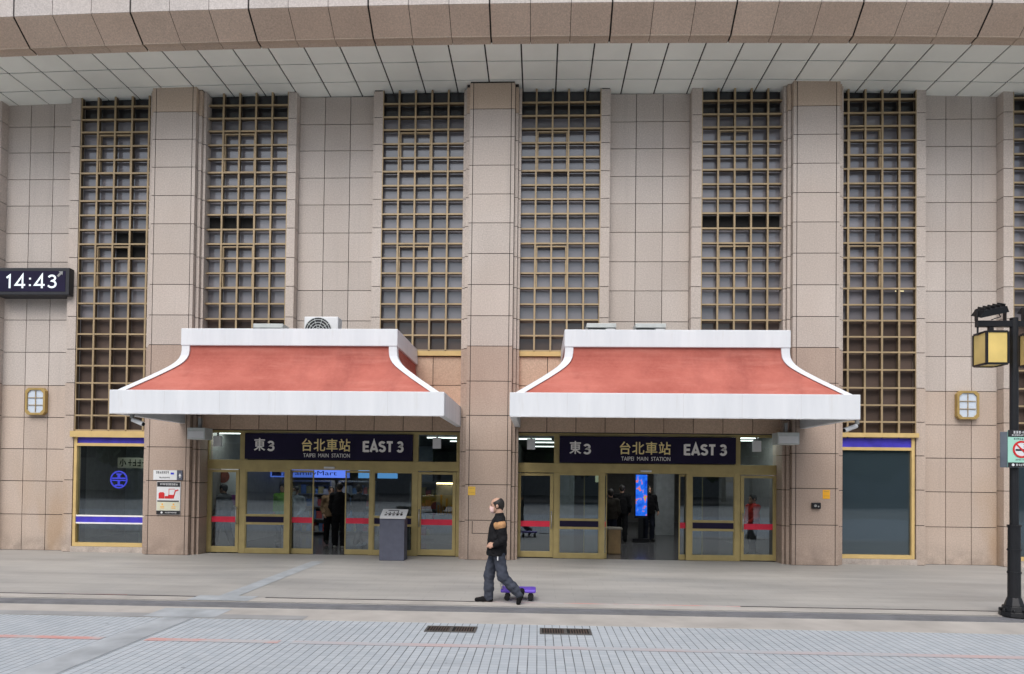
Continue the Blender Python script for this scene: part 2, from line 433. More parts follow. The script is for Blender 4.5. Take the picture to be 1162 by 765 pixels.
m.quad((-5.03,-5.74,.005),(-4.73,-5.74,.005),(-4.73,-1.3,.005),(-5.03,-1.3,.005))
m.quad((-5.35,-6.11,.008),(-4.4,-6.11,.008),(-4.4,-5.7,.008),(-5.35,-5.7,.008))
m.quad((-5.45,-7.1,PZ+.008),(-4.45,-7.1,PZ+.008),(-4.45,-6.5,PZ+.008),(-5.45,-6.5,PZ+.008))
m.quad((-5.14,-14,PZ+.005),(-4.72,-14,PZ+.005),(-4.72,-7.1,PZ+.005),(-5.14,-7.1,PZ+.005))
tag(m.build("guide_path", M_strip), kind='structure')
sheet("road", -60, 60, -36, -19.5, PZ-.07, simple("concrete_lane", (.32,.32,.31), .8, 0, .12, .6))  # unseen road, made pale to bounce light up to the soffit

# ================================================================== THE STATION
st = thing("station_building", (0,0,0), "tan granite station facade with tall gold lattice windows between square pillars", "building")
GAP = .016
ROW_W = [11.18,10.50,9.85,9.18,8.52,7.83,7.12,6.42,5.68,4.88,4.06,3.27,2.49,1.70,.88,.0]
ROW_P = [11.18,10.56,9.90,9.23,8.55,7.87,7.15,6.42,5.69,4.98,4.16,3.36,2.55,1.75,.92,.0]
ROW_G = [11.18,10.87,10.55,10.24,9.90,9.56,9.23,8.89,8.55,8.20,7.84,7.49,7.14,6.78,6.42,6.04,5.67,5.29,4.93,4.52,4.10,3.70,3.31,2.95]
def tiled(mb, xs, rows, y0, y1, mi=0):
    for a, b in zip(xs[:-1], xs[1:]):
        for z1, z0 in zip(rows[:-1], rows[1:]):
            mb.box(a+GAP/2, b-GAP/2, y0, y1, z0+GAP/2, z1-GAP/2, mi)
# wall panels (three tiles wide, set back between the thin pilasters)
def thirds(a, b): return [a, a+(b-a)/3, a+2*(b-a)/3, b]
WALLS = [(-13.30,-11.52,0), (-5.93,-4.05,1), (1.62,3.54,1), (8.94,10.70,0), (12.95,14.9,0), (-17.5,-13.5,0)]
for a, b, upper in WALLS:
    m = MB(); rows = [r for r in ROW_W if not upper or r > 4.8]
    tiled(m, thirds(a, b), [r for r in rows if r > 4.0], 0, .05)
    tiled(m, thirds(a, b), [r for r in rows if r < 4.1], 0, .05, 2)
    m.box(a, b, .035, .3, rows[-1], 11.5, 1)
    m.build("wall", [M_wall, M_joint, M_wlow], st)
# pilasters
PILS = [(-13.50,-13.28,0),(-11.52,-11.29,0),(-6.13,-5.93,1),(-4.05,-3.83,1),(1.40,1.62,1),(3.54,3.77,1),(8.73,8.94,0),(10.70,10.92,0),(12.75,12.95,0)]
for a, b, upper in PILS:
    m = MB(); rows = [r+.04 if 0 < r < 11 else r for r in ROW_W if not upper or r > 4.8]
    for z1, z0 in zip(rows[:-1], rows[1:]): m.box(a, b, -.23, .06, z0+GAP/2, z1-GAP/2, 2 if z0 < 4 else 0)
    m.box(a+.02, b-.02, -.215, .3, rows[-1], 11.5, 1)
    m.build("pilaster", [M_pil, M_joint, M_wlow], st)
# pillars with a stepped edge
for cx in (-8.78, -1.17, 6.32):
    m = MB(); h = .53
    for i, (z1, z0) in enumerate(zip(ROW_P[:-1], ROW_P[1:])):
        k = 2 if i == 0 else 3 if z0 < 4.5 else 0
        for a, b in ((-h,-h+.085),(-h+.085,h-.085),(h-.085,h)):
            g0 = GAP/2 if a > -h else 0; g1 = GAP/2 if b < h else 0
            m.box(cx+a+g0, cx+b-g1, -.53, -.3, z0+GAP/2, z1-GAP/2, k)
        for sx in (-1, 1):
            xs = sorted((cx+sx*(h+.012), cx+sx*(h+.085))); m.box(xs[0], xs[1], -.42, -.2, z0-.04+GAP/2 if z0 else 0, z1-.04-GAP/2, k)
            xs = sorted((cx+sx*(h+.095), cx+sx*(h+.155))); m.box(xs[0], xs[1], -.34, .3, z0-.04+GAP/2 if z0 else 0, z1-.04-GAP/2, k if k == 3 else 0)
    m.box(cx-h+.015, cx+h-.015, -.515, .3, 0, 11.5, 1)
    m.box(cx-h-.08, cx+h+.08, -.40, .3, 0, 11.5, 1)
    m.build("pillar", [M_pil, M_joint, M_top, M_plow], st)
# lattice windows
GRIDS = [(-11.27,-9.15,2.95),(-8.13,-6.13,4.93),(-3.83,-1.85,4.93),(-.52,1.40,4.93),(3.77,5.70,4.93),(6.78,8.73,2.95),(10.92,12.75,2.95)]
DARK = {0: [(10,2),(10,3),(11,2),(11,3)], 1: [(9,0),(9,1),(9,2)], 4: [(9,0),(9,1),(9,2),(9,3),(9,4)]}
for gi, (a, b, zb) in enumerate(GRIDS):
    rows = [r for r in ROW_G if r >= zb-.001]
    m = MB(); cw = (b-a)/5; fw = .042
    for i in range(6):
        x = a+cw*i; m.box(x-fw/2 if i else x, x+fw/2 if i < 5 else x, -.23, -.205, zb, 11.184); m.box(x-fw/2+.004 if i else x, x+fw/2-.004 if i < 5 else x, -.205, -.125, zb, 11.5, 1)
    for r in rows[1:]:
        for i in range(5): m.box(a+cw*i+fw/2, a+cw*(i+1)-fw/2, -.227, -.205, r-.019, r+.019); m.box(a+cw*i+fw/2, a+cw*(i+1)-fw/2, -.205, -.125, r-.016, r+.016, 1)
    lat = m.build("lattice_window", [M_gold, M_bronze], st)
    m = MB(); dk = MB(); nd = 0
    for j, (z1, z0) in enumerate(zip([11.4]+rows[1:-1], rows[1:])):
        for i in range(5):
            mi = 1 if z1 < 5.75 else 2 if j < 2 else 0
            t = dk if (j, i) in DARK.get(gi, []) else m
            t.quad((a+cw*i,-.075,z0),(a+cw*(i+1),-.075,z0),(a+cw*(i+1),-.075,z1),(a+cw*i,-.075,z1),mi)
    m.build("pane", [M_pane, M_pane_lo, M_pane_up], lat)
    if dk.v: dk.build("open_pane", M_pane_dk, lat)
    for j0 in (4, 12):            # the opening sashes, two cells wide and three high
        m = MB(); z1, z0 = rows[j0-1]-.05, rows[j0+2]+.01; xa, xb = a+cw+fw/2+.004, a+3*cw-fw/2-.004
        m.box(xa, xa+.028, -.20, -.125, z0, z1).box(xb-.028, xb, -.20, -.125, z0, z1)
        m.box(xa+.028, xb-.028, -.20, -.125, z1-.028, z1).box(xa+.028, xb-.028, -.20, -.125, z0, z0+.028)
        m.build("sash", M_gold, lat)
    if gi == 5:
        m = MB()
        for x, z in ((7.31,6.80),(7.72,6.80),(7.95,6.79),(8.42,6.40)): m.box(x-.1,x+.1,-.082,-.077,z-.012,z+.012)
        m.build('lit_tube', emit('yellow_tube', (1,.86,.5), .9), lat)
    m = MB()
    if zb > 4: m.box(a, b, -.25, -.06, zb-.13, zb-.02); m.build("sill", M_beam, lat)
# stone over the entrances
for x0, x1 in ((-8.14,-1.84),(-.50,5.69)):
    m = MB(); n = 9; xs = [x0+(x1-x0)*i/n for i in range(n+1)]
    tiled(m, xs, [4.79,4.10,3.40,3.0], -.19, -.14)
    m.box(x0, x1, -.155, .3, 3.0, 4.85, 1)
    m.build("lintel", [M_lint, M_joint], st)
# soffit and fascia belly down very slightly towards the ends of the front
def bow(x): return .03-.0013*(x+1.5)**2
m = MB(); px = .786; xs = [-.47+px*i for i in range(-24, 22)]; ys = [-1.93,-1.30,-.58,.14,.86]
for a, b in zip(xs[:-1], xs[1:]):
    for c, d in zip(ys[:-1], ys[1:]): m.box(a+.017, b-.017, c+.017 if c > -1.9 else c, d-.017, 11.185, 11.21)
for a, b in zip(xs[:-1], xs[1:]): m.box(a, b, -1.93, .9, 11.205, 11.45, 1)
m.v = [(x, y, z+bow(x)) for x, y, z in m.v]
m.build("soffit", [M_soff, M_joint], st)
# fascia
prof = [(-1.93,11.165),(-2.17,11.205),(-2.63,11.56),(-2.63,12.9)]
m = MB(); sp = 2.5/3; xs = [-1.1+sp*i for i in range(-20, 20)]
for i, (a, b) in enumerate(zip(xs[:-1], xs[1:])):
    g = .02 if i % 3 == 2 else .008; g2 = .02 if i % 3 == 0 else .008   # every third joint is wide
    A, B = a+.006+(.012 if (i-20) % 3 == 0 else 0), b-.006-(.012 if (i-19) % 3 == 0 else 0)
    for k in range(3):
        (y0,z0),(y1,z1) = prof[k], prof[k+1]
        e = .006 if k == 1 else 0
        ny, nz = (z1-z0), -(y1-y0); L = math.hypot(ny, nz); ny, nz = ny/L*.03, nz/L*.03
        vs = [(A,y0,z0),(B,y0,z0),(B,y1,z1-e),(A,y1,z1-e),(A,y0+ny,z0-nz if k else z0+.03),(B,y0+ny,z0-nz if k else z0+.03),(B,y1+ny,z1-nz),(A,y1+ny,z1-nz)]
        m.add(vs, [(0,1,2,3),(4,7,6,5),(0,4,5,1),(2,6,7,3),(1,5,6,2),(0,3,7,4)], (3,0,2)[k])
bp = [(-1.95,11.195),(-2.155,11.235),(-2.60,11.585),(-2.60,12.9),(-1.95,12.9)]
n5 = len(bp)
for xa, xb in zip(xs[:-1], xs[1:]):
    m.add([(xa,y,z) for y,z in bp]+[(xb,y,z) for y,z in bp], [(i,n5+i,n5+(i+1)%n5,(i+1)%n5) for i in range(n5)], 1)
m.v = [(x, y, z+bow(x)) for x, y, z in m.v]
m.build("fascia", [M_fas_lo, M_joint, M_fas, M_top], st)
m = MB(); m.box(-18, 17, .9, 3, 10.9, 13); m.box(-18, 17, -2.5, .9, 12.6, 12.9); m.build("roof", M_joint, st)
# plinth stones under the shop windows
# shop window (left) and dark panel window (right)
def shop_window(x0, x1, zs, dark):
    zb, z_bar0, z_bar1, ztop, zblue, zbeam = zs
    m = MB(); y0, y1 = -.22, -.10
    m.box(x0-.06, x1+.06, -.30, -.06, zblue+.02, zbeam)
    m.box(x0, x0+.07, y0, y1, zb, zblue+.02).box(x1-.07, x1, y0, y1, zb, zblue+.02)
    m.box(x0+.07, x1-.07, y0, y1, ztop-.05, ztop+.02).box(x0+.07, x1-.07, y0-.01, y1, zb, zb+.09)
    fr = m.build("shop_window", M_beam, st)
    m = MB(); m.box(x0+.07, x1-.07, -.19, -.12, ztop+.02, zblue+.02); m.build("blue_band", M_blue, fr)
    m = MB(); m.quad((x0+.07,-.15,zb+.09),(x1-.07,-.15,zb+.09),(x1-.07,-.15,ztop-.05),(x0+.07,-.15,ztop-.05))
    m.build("glass", M_glass_dk if dark else M_glass, fr)
    if z_bar0:
        m = MB(); m.box(x0+.07, x1-.07, -.20, -.152, z_bar0, z_bar1); m.build("blue_band", M_blue, fr)
        m = MB(); m.box(x0+.07, x1-.07, -.205, -.152, z_bar1, z_bar1+.035).box(x0+.07, x1-.07, -.205, -.152, z_bar0-.035, z_bar0); m.build("trim", M_silver, fr)
    m = MB(); m.box(x0-.03, x1+.05, -.24, .2, 0, zb-.004); m.build("plinth", M_pil, fr)
    return fr
fr = shop_window(-11.27, -9.28, (.14,.72,.86,2.62,2.76,2.93), False)
# round emblem on the glass
m = MB(); cx, cz, r = -10.18, 1.76, .215
m.ring(cx, cz, r*.84, r, -.160, -.153, 40)
m.box(cx-r*.86, cx+r*.86, -.160, -.1535, cz+.015, cz+.05)
m.prism([(cx-.035,cz+.05),(cx+.035,cz+.05),(cx+.035,cz+.10),(cx+.09,cz+.15),(cx-.09,cz+.15),(cx-.035,cz+.10)], -.1605, -.1538)
m.box(cx-r*.86, cx+r*.86, -.160, -.1535, cz-.035, cz-.005)
m.prism([(cx-.03,cz-.12),(cx+.03,cz-.12),(cx+.03,cz-.035),(cx-.03,cz-.035)], -.1605, -.1538)
m.prism([(cx-.12,cz-.155),(cx+.12,cz-.155),(cx+.09,cz-.115),(cx-.09,cz-.115)], -.1602, -.1539)
m.build("emblem", M_sblue, fr)
shop_window(6.80, 8.70, (.14,0,0,2.70,2.93,3.05), True)
shop_window(10.95, 12.72, (.14,0,0,2.70,2.93,3.05), True)

# ------------------------------------------------------------------ glass entrances
M_darkin = simple("dark_jamb", (.03, .028, .024), .7)
def handle(mb, x, y, z0, z1):
    mb.tube([(x,y,z0),(x,y-.055,z0),(x,y-.055,z1),(x,y,z1)], .013, 8)
def entrance(name, X, label, open_l, open_r, handles):
    """X: x of post edges, left to right"""
    xa, d0, d1, p1, f0, f1, p2, e0, e1, p3, g0, g1, p4, h0, h1 = X
    ent = thing(name, ((xa+h1)/2, .1, 0), label, "entrance", "glass entrances under the canopies")
    m = MB(); y0, y1 = .06, .16
    H0, H1 = 2.05, 2.28
    m.box(xa, h1, y0-.015, y1, H0, H1)                                  # header
    m.box(xa, h1, y0-.01, y1, 2.935, 3.0)                                # head of the transoms
    m.box(xa, d0, y0, y1, 0, H0).box(h1-(d0-xa), h1, y0, y1, 0, H0)
    m.box(xa, d0, y0, y1, H1, 2.935).box(h1-(d0-xa), h1, y0, y1, H1, 2.935)
    for a, b in ((d1,p1),(f1,p2),(e1,p3) if False else (p3,g0),(g1,h0)):
        m.box(a, b, y0, y1, 0, H0)
    for a, b in ((d1,p1),(g1,h0)): m.box(a, b, y0, y1, H1, 2.935)
    fr = m.build("frame", M_brass, ent, bevel=.006)
    m = MB(); m.box(p1, g1, .16, .26, 2.05, 2.30); m.build("soffit_panel", M_darkin, ent)
    # transoms
    for a, b in ((d0,d1),(h0,h1-(d0-xa))):
        m = MB(); m.quad((a,.11,H1),(b,.11,H1),(b,.11,2.935),(a,.11,2.935)); m.build("transom", M_glass_t, ent)
    # swing doors at both ends
    for (a, b), hx in (((d0,d1),handles[0]),((h0,h1-(d0-xa)),handles[1])):
        m = MB(); q = .085
        m.box(a+.006, a+q, .05, .12, .02, 2.03).box(b-q, b-.006, .05, .12, .02, 2.03)
        m.box(a+q, b-q, .05, .12, 1.97, 2.03).box(a+q, b-q, .05, .12, .02, .16)
        d = m.build("door", M_brass, ent, bevel=.005)
        m = MB(); m.quad((a+q,.09,.16),(b-q,.09,.16),(b-q,.09,1.97),(a+q,.09,1.97)); m.build("glass", M_glass, d)
        m = MB(); m.box(a+q, b-q, .078, .086, .75, .885); m.build("safety_stripe", M_red, d)
        m = MB(); x = a+q*.55 if hx < 0 else b-q*.55; handle(m, x, .05, .72, 1.12); m.build("handle", M_steel, d, True)
    # fixed side lights
    for a, b in ((f0-.0,f1),(g0,g1)):
        m = MB(); m.box(a, b, .065, .15, .90, .955).box(a, b, .065, .15, .70, .755).box(a, b, .065, .15, 0, .13).box(a, b, .065, .15, 1.99, 2.05)
        m.box(a, a+.022, .069, .146, 0, 2.05).box(b-.022, b, .069, .146, 0, 2.05)
        sl = m.build("side_light", M_brass, ent, bevel=.005)
        m = MB(); m.box(a, b, .075, .14, .757, .898); m.build("navy_band", M_navy, sl)
        m = MB(); m.quad((a,.10,.955),(b,.10,.955),(b,.10,1.99),(a,.10,1.99)); m.quad((a,.10,.13),(b,.10,.13),(b,.10,.70),(a,.10,.70)); m.build("glass", M_glass, sl)
    # sliding leaves
    for a, b in ((open_l), (open_r)):
        m = MB(); m.box(a, a+.025, .18, .215, .0, 2.04).box(b-.025, b, .18, .215, .0, 2.04).box(a+.025, b-.025, .18, .215, 0, .12).box(a+.025, b-.025, .18, .215, 1.99, 2.04)
        d = m.build("sliding_door", M_brass, ent)
        m = MB(); m.quad((a+.025,.20,.12),(b-.025,.20,.12),(b-.025,.20,1.99),(a+.025,.20,1.99)); m.build("glass", M_glass, d)
        m = MB(); m.box(a+.025, b-.025, .185, .195, .75, .885); m.build("safety_stripe", M_red, d)
    m = MB(); c = (p2+p3)/2; m.box(c-.13, c+.13, .0, .05, 2.085, 2.13); m.build("door_sensor", M_paper, ent)
    return ent
entrance("glass_entrance", (-8.15,-8.07,-7.30,-7.15,-7.15,-6.17,-6.04,0,0,-4.10,-3.99,-3.04,0,-2.91,-1.90),
         "brass framed glass entrance with a slate pedestal in front and lit shop sign inside", (-6.06,-5.50), (-4.72,-4.08), (1,-1))
entrance("glass_entrance", (-.58,-.50,.37,.50,.50,1.47,1.60,0,0,3.53,3.66,4.67,0,4.80,5.73),
         "brass framed glass entrance with a wide opening and blue advertising screen inside", (1.10,1.66), (3.38,3.95), (1,-1))
for x0, x1 in ((-8.16,-8.24),(-1.9,-1.80),(-.58,-.48),(5.73,5.64)): pass
for x, lab in ((-7.86,"white emergency light box in the transom left of first sign"),(-2.46,"white emergency light box in the transom right of first sign"),(-.18,"white emergency light box in the transom left of second sign"),(5.18,"white emergency light box in the transom right of second sign")):
    t = thing("emergency_light", (x,.06,2.6), lab, "emergency light", "emergency light boxes in the transoms")
    m = MB(); m.box(x-.1,x+.1,.03,.10,2.60,2.86); m.build("casing", M_paper, t, bevel=.008)
    m = MB(); m.box(x-.02,x+.02,.065,.10,2.86,2.94); m.build("hanger", M_grey, t)
# name signs over the doors
def name_sign(x0, x1, zo, label):
    sg = thing("station_sign", ((x0+x1)/2, .03, 2.29+zo), label, "sign", "station name signs")
    z0, z1 = 2.30, 2.925
    m = MB(); m.box(x0, x1, -.02, .058, z0, z1); m.build("panel", M_navy, sg, bevel=.008)
    W = x1-x0; X = lambda t: x0+W*t
    y = -.0205
    zc0, zc1 = z0+.20, z0+.49
    m = MB(); text_mb(m, "東", X(.056), X(.124), zc0, zc1+.02, y, bold=.018); strokes_mb(m, "3", X(.137), X(.178), zc0, zc1-.05, y, .05); m.build("route_lettering", M_silver, sg)
    m = MB(); text_mb(m, "台北車站", X(.343), X(.632), zc0, zc1+.02, y, bold=.014, sp=1.1); m.build("name_lettering", M_goldlet, sg)
    m = MB(); text_mb(m, "TAIPEI  MAIN  STATION", X(.352), X(.63), z0+.055, z0+.15, y, bold=.0); m.build("small_lettering", M_silver, sg)
    m = MB(); strokes_mb(m, "EAST 3", X(.708), X(.945), zc0, zc1-.035, y, .058); m.build("exit_lettering", M_silver, sg)
    return sg
name_sign(-7.15, -3.04, 0, "navy station name sign over the doors behind the slate pedestal")
name_sign(.50, 4.67, 0, "navy station name sign over the doorway with blue screen inside")

# ------------------------------------------------------------------ canopies
def canopy(cx, label, mirror=1):
    c = thing("entrance_canopy", (cx, -1.6, 3.1), label, "canopy", "canopies over the entrances")
    ex, ey, ez0, ez1 = 3.33, -3.2, 3.11, 3.575
    ux, uy, uz0, uz1 = 2.215, -2.5, 4.585, 4.94
    yb = -.20
    t = .13
    m = MB()
    m.box(cx-ex, cx+ex, ey, ey+t, ez0, ez1)
    m.box(cx-ex, cx-ex+t, ey+t, yb, ez0, ez1).box(cx+ex-t, cx+ex, ey+t, yb, ez0, ez1)
    eb = m.build("eave_beam", M_white, c, bevel=.012)
    m = MB()
    for k in range(1, 6): m.box(cx-ex+k*2*ex/6-.003, cx-ex+k*2*ex/6+.003, ey-.0015, ey+.004, ez0+.012, ez1-.012)
    m.box(cx-ex+.012, cx+ex-.012, ey-.012, ey+.002, ez0-.012, ez0+.004)
    m.build("seam", M_seam, eb)
    m = MB(); m.box(cx-ex+t, cx+ex-t, ey+t, yb, ez0+.40, ez0+.45)
    und = m.build("underside", M_under, c)
    m = MB()
    for s in (-1, 1): m.box(cx+s*1.95-.14, cx+s*1.95+.14, -1.5, -1.2, ez0+.32, ez0+.40)
    m.build("downlight", M_grey, und)
    # curved hips and roof faces
    prof = [(0,0),(.10,.15),(.2,.30),(.32,.48),(.42,.62),(.5,.73),(.58,.83),(.65,.90),(.72,.95),(.80,.985),(.9,.998),(1,1)]
    sx0, sy0 = ex-.14, ey+.10
    P = []
    for zf, u in prof:
        P.append((sx0+(ux-.005-sx0)*u, sy0+(uy+.005-sy0)*u, ez1+(uz0-ez1)*zf))
    m = MB()
    for (hx, y, z), (hx2, y2, z2) in zip(P[:-1], P[1:]):
        m.quad((cx-hx,y,z),(cx+hx,y,z),(cx+hx2,y2,z2),(cx-hx2,y2,z2))
    for s in (-1, 1):
        for (hx, y, z), (hx2, y2, z2) in zip(P[:-1], P[1:]):
            m.quad((cx+s*hx,yb,z),(cx+s*hx,y,z),(cx+s*hx2,y2,z2),(cx+s*hx2,yb,z2))
    m.build("roof", M_redroof, c, True)
    bpy.context.view_layer.update()
    for s in (-1, 1):
        m = MB(); n = 0; vs = []; fs = []
        for hx, y, z in P:
            a, b = cx+s*(hx+.035), cx+s*(hx-.13)
            vs += [(a,y-.035,z),(b,y-.035,z),(b,y+.13,z),(a,y+.13,z)]
        k = len(P)
        for i in range(k-1):
            for j in range(4):
                q = (j+1) % 4; fs.append((4*i+j,4*i+q,4*i+4+q,4*i+4+j))
        fs += [(0,1,2,3),(4*k-1,4*k-2,4*k-3,4*k-4)]
        m.add(vs, fs); m.build("hip_ridge", M_white, c)
    m = MB(); p = .045
    m.box(cx-ux-p, cx+ux+p, uy-p, uy+.12, uz0, uz1).box(cx-ux-p, cx-ux+.12, uy+.12, yb, uz0, uz1).box(cx+ux-.12, cx+ux+p, uy+.12, yb, uz0, uz1)
    m.build("parapet", M_white, c, bevel=.012)
    m = MB(); m.box(cx-ux+.12, cx+ux-.12, uy+.12, yb, uz0, uz0+.05); m.build("deck", M_grey, c)
    return c
CL, CR = -5.17, 2.76
canopy(CL, "white canopy with red sloped roof carrying an air conditioner with visible fan")
canopy(CR, "white canopy with red sloped roof over the doorway with blue advertising screen")
for x0, x1, z0, z1, lab in ((-8.10,-7.68,2.72,2.99,"pale grey equipment box under canopy beside the pillar with posters"),(5.32,5.80,2.73,3.0,"pale grey equipment box under canopy beside pillar with intercom")):
    t = thing("equipment_box", ((x0+x1)/2, -.75, z0), lab, "box", "equipment boxes under the canopies")
    m = MB(); m.box(x0, x1, -.95, -.56, z0, z1); m.build("casing", M_lgrey, t, bevel=.015)
    m = MB(); m.box((x0+x1)/2-.03, (x0+x1)/2+.03, -.80, -.72, z1, 3.22); m.build("hanger", M_grey, t)
    m = MB(); m.box(x0+.03, x1-.03, -.956, -.951, z0+.03, z1-.09); m.build("cover_panel", M_paper, t)
for x, s, lab in ((-8.02,1,"white security camera under the canopy corner near emblem window"),(5.98,-1,"white security camera under the canopy corner near dark panel window")):
    t = thing("security_camera", (x, -2.95, 3.1), lab, "camera", "security cameras under the canopies")
    m = MB(); m.box(x-s*.16-.03, x-s*.16+.03, -2.98, -2.92, 3.03, 3.11).tube([(x-s*.16,-2.95,3.04),(x-s*.14,-2.95,2.99),(x-s*.08,-2.95,2.96)], .016); m.build("bracket", M_grey, t)
    m = MB(); m.cyl((x-s*.15,-2.95,3.00), (x+s*.10,-3.0,2.91), .042, .046, 14); m.build("body", M_paper, t, False)
    m = MB(); m.cyl((x+s*.10,-3.0,2.91), (x+s*.112,-3.003,2.906), .036, .036, 12); m.build("lens", M_black, t)

# ------------------------------------------------------------------ air conditioners on the canopy decks
def fan_unit(x0, x1, y0, z0, z1, label):
    t = thing("air_conditioner", ((x0+x1)/2, y0+.15, z0), label, "air conditioner", "air conditioners on the canopies")
    m = MB(); m.box(x0, x1, y0, y0+.30, z0+.06, z1); m.build("casing", M_paper, t, bevel=.02)
    m = MB(); m.box(x0+.08, x0+.16, y0-.01, y0+.31, z0, z0+.06).box(x1-.16, x1-.08, y0-.01, y0+.31, z0, z0+.06); m.build("foot", M_grey, t)
    cx, cz, r = x0+(x1-x0)*.42, z0+.06+(z1-z0-.06)*.5, (z1-z0-.06)*.46
    m = MB(); m.cyl((cx,y0-.004,cz),(cx,y0-.001,cz), r, r, 32); fan = m.build("fan", M_dark, t)
    m = MB()
    for q in (.25,.45,.65,.85,1.0): m.ring(cx, cz, r*q-.006, r*q+.006, y0-.022, y0-.012, 32)
    for k in range(10):
        a = math.pi*2*k/10; m.cyl((cx,y0-.016,cz),(cx+r*math.cos(a),y0-.016,cz+r*math.sin(a)), .005, .005, 6)
    m.cyl((cx,y0-.026,cz),(cx,y0-.01,cz), .035, .035, 12)
    m.build("fan_guard", M_lgrey, fan)
    m = MB(); m.box(x1, x1+.06, y0+.08, y0+.2, z0+.2, z0+.45).tube([(x1+.05,y0+.14,z0+.4),(x1+.11,y0+.14,z0+.42),(x1+.12,y0+.2,z0+.06)], .02); m.build("valve_cover", M_dark, t)
fan_unit(-5.06, -4.32, -1.95, 4.635, 5.33, "white air conditioner with round fan guard on the canopy roof")
def cassette(x0, x1, y0, z0, z1, label):
    t = thing("air_conditioner", ((x0+x1)/2, y0+.2, z0), label, "air conditioner", "air conditioners on the canopies")
    m = MB(); m.box(x0, x1, y0, y0+.42, z1-.10, z1).box(x0, x1, y0+.05, y0+.42, z0+.06, z1-.10); m.build("casing", M_lgrey, t, bevel=.012)
    m = MB(); m.box(x0+.06, x0+.14, y0+.04, y0+.42, z0, z0+.06).box(x1-.14, x1-.06, y0+.04, y0+.42, z0, z0+.06); m.build("foot", M_grey, t)
    m = MB(); m.box(x0+.03, x0+(x1-x0)*.62, y0+.035, y0+.05, z0+.1, z1-.115); m.build("grille", M_dark, t)
    m = MB(); m.box(x1-.22, x1-.03, y0+.02, y0+.05, z0+.1, z1-.115); m.build("panel", M_paper, t)
cassette(-6.45, -5.77, -1.3, 4.635, 5.32, "low grey air conditioner left of the one with visible fan")
cassette(1.03, 1.68, -1.3, 4.635, 5.35, "grey air conditioner on the canopy roof below the lattice window edge")
cassette(2.10, 2.77, -1.3, 4.635, 5.35, "grey air conditioner on the canopy roof below the plain stone panel")

# ------------------------------------------------------------------ wall fittings
M_oldgold = simple("old_gold", (.42,.29,.10), .45, .1, .12, 4)
M_lampw = simple("opal_glass", (.60,.68,.78), .3, 0, .04)
def wall_lamp(cx, cz, label):
    t = thing("wall_lamp", (cx, -.02, cz), label, "wall lamp", "octagonal wall lamps")
    w2, h2, k, y = .25, .33, .075, -.11
    def oc(a, b, c): return [(cx-a+c,cz-b),(cx+a-c,cz-b),(cx+a,cz-b+c),(cx+a,cz+b-c),(cx+a-c,cz+b),(cx-a+c,cz+b),(cx-a,cz+b-c),(cx-a,cz-b+c)]
    m = MB(); o, i = oc(w2,h2,.07), oc(w2-.05,h2-.05,k)
    for q in range(8):
        j = (q+1) % 8
        m.add([(o[q][0],y,o[q][1]),(o[j][0],y,o[j][1]),(i[j][0],y,i[j][1]),(i[q][0],y,i[q][1]),(o[q][0],-.004,o[q][1]),(o[j][0],-.004,o[j][1]),(i[j][0],y+.05,i[j][1]),(i[q][0],y+.05,i[q][1])],
              [(0,1,2,3),(0,4,5,1),(3,2,6,7)])
    m.build("frame", M_oldgold, t)
    m = MB(); m.prism(i, y+.035, y+.03); m.build("diffuser", M_lampw, t)
    m = MB(); m.box(cx-.008, cx+.008, y+.01, y+.029, cz-h2+.07, cz+h2-.07)
    for z in (-.09,.09): m.box(cx-w2+.07, cx+w2-.07, y+.012, y+.028, cz+z-.008, cz+z+.008)
    m.build("glazing_bar", M_gold, t)
wall_lamp(-12.36, 3.655, "octagonal gold wall lamp on stone below the digital clock")
wall_lamp(9.98, 3.73, "octagonal gold wall lamp on stone beside the street lamp")

# digital clock
t = thing("digital_clock", (-12.25, -.1, 6.2), "black digital clock reading 14:43 on the stone wall", "clock")
m = MB(); m.box(-13.25, -11.36, -.40, -.005, 6.2, 6.86); m.build("casing", M_dark, t, bevel=.015)
m = MB(); m.box(-13.15, -11.45, -.406, -.401, 6.28, 6.78); m.build("screen", M_navy, t)
m = MB(); strokes_mb(m, "14:43", -12.93, -11.66, 6.36, 6.69, -.407, .042, .17); m.build("digits", emit("led_digits", (.86,.95,1), 1.15), t)
m = MB(); m.prism([(-11.66,6.66),(-11.62,6.63),(-11.545,6.70),(-11.52,6.675),(-11.515,6.77),(-11.62,6.765),(-11.585,6.74)], -.411, -.407); m.build("arrow_mark", M_grey, t)
# plaque and poster on the left pillar
t = thing("direction_plaque", (-8.76,-.55,1.77), "white direction plaque with grey arrow end above the red trolley poster", "plaque")
m = MB(); m.box(-9.10,-8.53,-.556,-.532,1.77,2.0); m.build("panel", M_paper, t)
m = MB(); m.box(-8.53,-8.40,-.556,-.532,1.77,2.0); m.build("arrow_panel", M_slate, t)
m = MB(); m.prism([(-8.49,1.86),(-8.465,1.86),(-8.465,1.82),(-8.445,1.82),(-8.445,1.86),(-8.42,1.86),(-8.455,1.93)], -.560, -.556); m.build("arrow", M_paper, t)
m = MB(); marks(m, -9.04,-8.72,1.92,1.975,-.556,7); marks(m, -8.96,-8.70,1.81,1.84,-.556,9,seed=2); m.build("lettering", M_ink, t)
m = MB(); m.box(-8.68,-8.60,-.559,-.556,1.90,1.945); m.build("logo_mark", M_sblue, t)
t = thing("notice_poster", (-8.73,-.55,.95), "poster with red luggage trolley picture and black header on pillar", "poster")
m = MB(); m.box(-9.01,-8.44,-.553,-.532,.95,1.73); m.build("board", M_paper, t)
